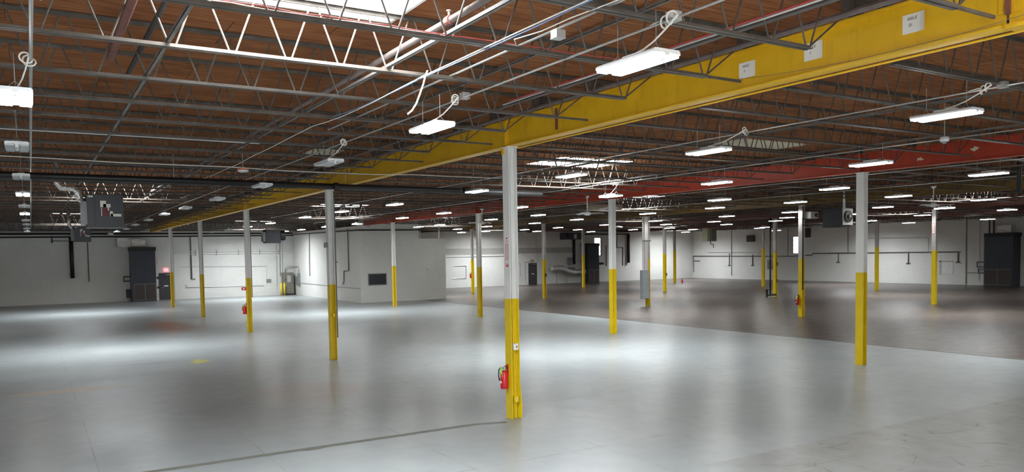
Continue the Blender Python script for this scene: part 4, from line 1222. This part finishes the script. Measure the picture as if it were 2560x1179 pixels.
# side wall
wp([(70.3, .7), (70.38, 2.67), (64.7, 2.64), (55.68, 2.59), (53.16, 2.70), (53.11, 2.87), (37.9, 2.88)], .045, MDPIPE, 'long level pipe running the length of the side wall', 'x')
for i, (a, z0, z1, lab) in enumerate(((50.07, 2.85, 1.96, 'drop below the long pipe beside the pale heater'), (42.67, 2.85, 1.86, 'middle drop with tee foot below the long pipe'), (38.1, 2.85, 1.97, 'last drop of the long pipe near the picture edge'),
                                     (64.55, 2.96, 1.56, 'drop below the long pipe nearest the bright corner'), (61.1, 2.8, 1.58, 'second drop below the long pipe from the corner'))):
    wp([(a, z0), (a, z1 + .06), (a + .18, z1), (a - .18, z1)], .04, MDPIPE, 'short vertical ' + lab, 'x')
wp([(64.2, 5.7), (64.2, .4)], .03, MDPIPE, 'full height thin pipe on the side wall by the corner', 'x')
wp([(49.0, 5.4), (48.98, 2.87)], .035, MDPIPE, 'riser from the long pipe under the pale heater', 'x')
wp([(56.25, 5.7), (56.25, 2.7)], .03, MDPIPE, 'riser from the long pipe beside the slot window', 'x')
wp([(37.4, 5.7), (37.4, .05)], .03, MDPIPE, 'full height pipe before the edge air handler', 'x')
wp([(36.3, 5.4), (36.3, .36)], .02, MCOND, 'slim conduit before the edge air handler', 'x')
wp([(37.3, 1.07), (35.4, 1.07)], .02, MDPIPE, 'level pipe into the edge air handler', 'x')
wp([(47.6, 4.31), (40.8, 4.20), (40.8, 2.98)], .02, MCOND, 'thin angled conduit high on the side wall', 'x')
wp([(68.0, 3.1), (60.0, 3.05)], .02, MCOND, 'thin level conduit just above the long pipe', 'x')
def wallbox(name, a0, a1, z0, z1, d, mat, lab, cat, slats=0):
    t = thing(name, lab, cat, (XR - d / 2, (a0 + a1) / 2, z0))
    MB().box(XR - d, XR, a0, a1, z0, z1).obj('body', mat, t)
    for i in range(slats):
        z = z0 + (z1 - z0) * (i + .5) / slats
        MB().box(XR - d - .03, XR - d, a0 + .05, a1 - .05, z - .02, z + .02).obj('slat', mat, t)
wallbox('wall_louver', 60.8, 61.85, 4.25, 5.0, .2, MLOUV, 'dark square louver high on the side wall', 'louver', 6)
wallbox('wall_louver', 53.4, 54.25, 4.55, 5.5, .2, MLOUV, 'dark louver high beside the slot window', 'louver', 7)
wallbox('switch_box', 58.5, 58.95, 1.2, 2.17, .15, MGREY, 'grey switch panel on the side wall behind the standpipe', 'switch panel')
t = thing('wall_recess', 'blocked up square opening with a dark angled edge on the side wall', 'recess', (XR, 39, 1))
MB().box(XR - .02, XR, 38.55, 39.65, .92, 2.05).obj('infill', MTRIM, t)
MB().box(XR - .05, XR, 39.60, 39.75, .92, 2.10).box(XR - .05, XR, 38.55, 39.75, 2.0, 2.10).obj('lintel', MGREYC, t)
tag(MB().box(XR - .05, XR, 69.3, 70.3, 2.02, 2.13).obj('lintel_bar', MDPIPE), 'short dark bar high in the bright corner of the side wall', 'bar')
t = thing('cabinet_heater', 'cream and olive box heater hanging near the corner of the side wall', 'heater', (60, 60, 4.1))
MB().box(58.4, 59.0, 57.2, 57.9, 4.30, 5.60).obj('pale_side', paint('cream enamel', (.55, .56, .40), .5), t)
MB().box(59.0, 59.7, 57.2, 57.9, 4.30, 5.60).obj('dark_side', MOLIVE, t)
MB().tube([(58.75, 57.1, 5.6), (58.75, 57.1, 4.0), (59.15, 57.1, 3.95), (59.15, 57.1, 3.6)], .03, 6).obj('gas_pipe', MBLACK, t)
# far unit heater before the second handler
t = thing('unit_heater', 'dark cluttered unit heater before the far wall by the black duct', 'heater', (48, 68, 4.7), 'unit heaters')
MB().box(48.2, 50.4, 67.6, 68.6, 4.75, 5.5).obj('casing', MNAVY2, t)
for xx in (48.5, 50.1): MB().tube([(xx, 68.1, 5.5), (xx, 68.1, DECK)], .015, 6).obj('hanger_rod', MDPIPE, t)
MB().tube([(48.7, 67.6, 5.1), (48.7, 67.4, 5.1)], .28, 16).obj('fan_guard', MBLACK, t)
MB().box(49.3, 49.6, 67.45, 67.6, 4.85, 5.3).obj('label_plate', MCOND, t)
t = thing('wall_panel_box', 'grey electrical box beside the black duct on the far wall', 'wall box', (50.9, YF, 1.4))
MB().box(50.5, 51.1, YF - .2, YF, 2.0, 2.83).box(50.6, 51.4, YF - .25, YF, 1.2, 1.75).obj('boxes', MGREY, t)

# ---- office wall fittings
wp([(65.3, 5.4), (65.5, 3.08), (65.5, 1.73)], .03, MDPIPE, 'straight drop pipe on the office side wall', 'o')
wp([(55.94, 5.4), (55.93, 2.3), (56.98, 2.25), (57.05, 1.5), (57.33, 1.25)], .03, MDPIPE, 'stepped drop pipe near the office corner', 'o')
wp([(68.3, 1.10), (53.7, 1.06)], .016, MCOND, 'level conduit along the office side wall', 'o')
for y in (66.5, 62.0, 57.2, 54.0):
    pass
for z, lab in ((4.04, 'upper'), (2.38, 'lower')):
    t = thing('wall_bracket', '%s small white bracket on the low office block wall' % lab, 'bracket', (25.5, 53.6, z), 'office brackets')
    MB().box(25.33, 25.72, 53.50, 53.62, z - .03, z + .02).obj('shelf', MTRIM, t)
    MB().box(25.40, 25.46, 53.53, 53.62, z - .12, z - .03).obj('arm', MTRIM, t)
run('post', [(26.53, 53.7, 4.60), (26.53, 53.7, DECK)], .045, MTRIM, 'white post standing on top of the low office block', 'post', 'office posts')
run('post', [(24.9, 53.55, 4.60), (24.9, 53.55, DECK)], .035, MGREYC, 'grey post at the step of the office wall', 'post', 'office posts')
t = thing('ceiling_vent', 'round vent ring above the office front wall', 'vent', (21.0, 53.4, 5.7))
MB().tube([(20.75, 53.3, 5.62), (20.75, 53.58, 5.62)], .22, 16).obj('ring', MGREYC, t)

# exit signs
t = thing('exit_sign', 'lit red exit sign above the charcoal door in the dim wall', 'exit sign', (9.53, YF, 2.35), 'exit signs')
MB().box(9.36, 9.70, YF - .08, YF, 2.35, 2.60).obj('sign_face', MEXIT, t)
o = link('lettering', text_mesh('EXIT', .15, MSIGNW), t, (0, -.082, .125)); o.rotation_euler = (math.pi / 2, 0, 0)
t = thing('exit_sign', 'unlit brownish exit sign above the door past the office', 'exit sign', (45.8, YF, 2.45), 'exit signs')
MB().box(45.6, 46.05, YF - .08, YF, 2.42, 2.68).obj('sign_face', paint('dull sign', (.42, .33, .27), .5), t)
o = link('lettering', text_mesh('EXIT', .15, MRLAB), t, (0.02, -.082, .10)); o.rotation_euler = (math.pi / 2, 0, 0)
for x, z in ((8.92, 1.85), (8.92, 1.05)):
    t = thing('call_point', 'tiny dark box %s beside the blue air handler door side' % ('upper' if z > 1.5 else 'lower'), 'wall box', (x, YF, z), 'door side boxes')
    MB().box(x - .06, x + .06, YF - .06, YF, z - .08, z + .08).obj('box', MBLACK, t)

# standpipe with valve
t = thing('standpipe', 'black standpipe with floor valve beside a yellow based column', 'pipe', (44.2, 37.5, 0))
MB().tube([(44.2, 37.3, .1), (44.2, 37.3, 5.6)], .05, 10).obj('riser', MBLACK, t, True)
MB().tube([(43.85, 37.3, .02), (43.85, 37.3, .55), (44.0, 37.3, .55)], .06, 10).tube([(43.85, 37.3, .18), (44.8, 37.3, .18)], .07, 10).obj('valve_body', MBLACK, t)
MB().lathe([(.12, .56), (.12, .58)], 43.85, 37.3, 12).obj('hand_wheel', MRUST, t)
# hanging black pipe at the picture edge
t = thing('drop_pipe', 'black vertical drop pipe at the picture edge below the ceiling', 'pipe', (25.2, 12.2, 4.7))
MB().tube([(25.1, 12.0, 4.95), (25.1, 12.0, DECK)], .07, 10).obj('pipe_run', MBLACK, t, True)
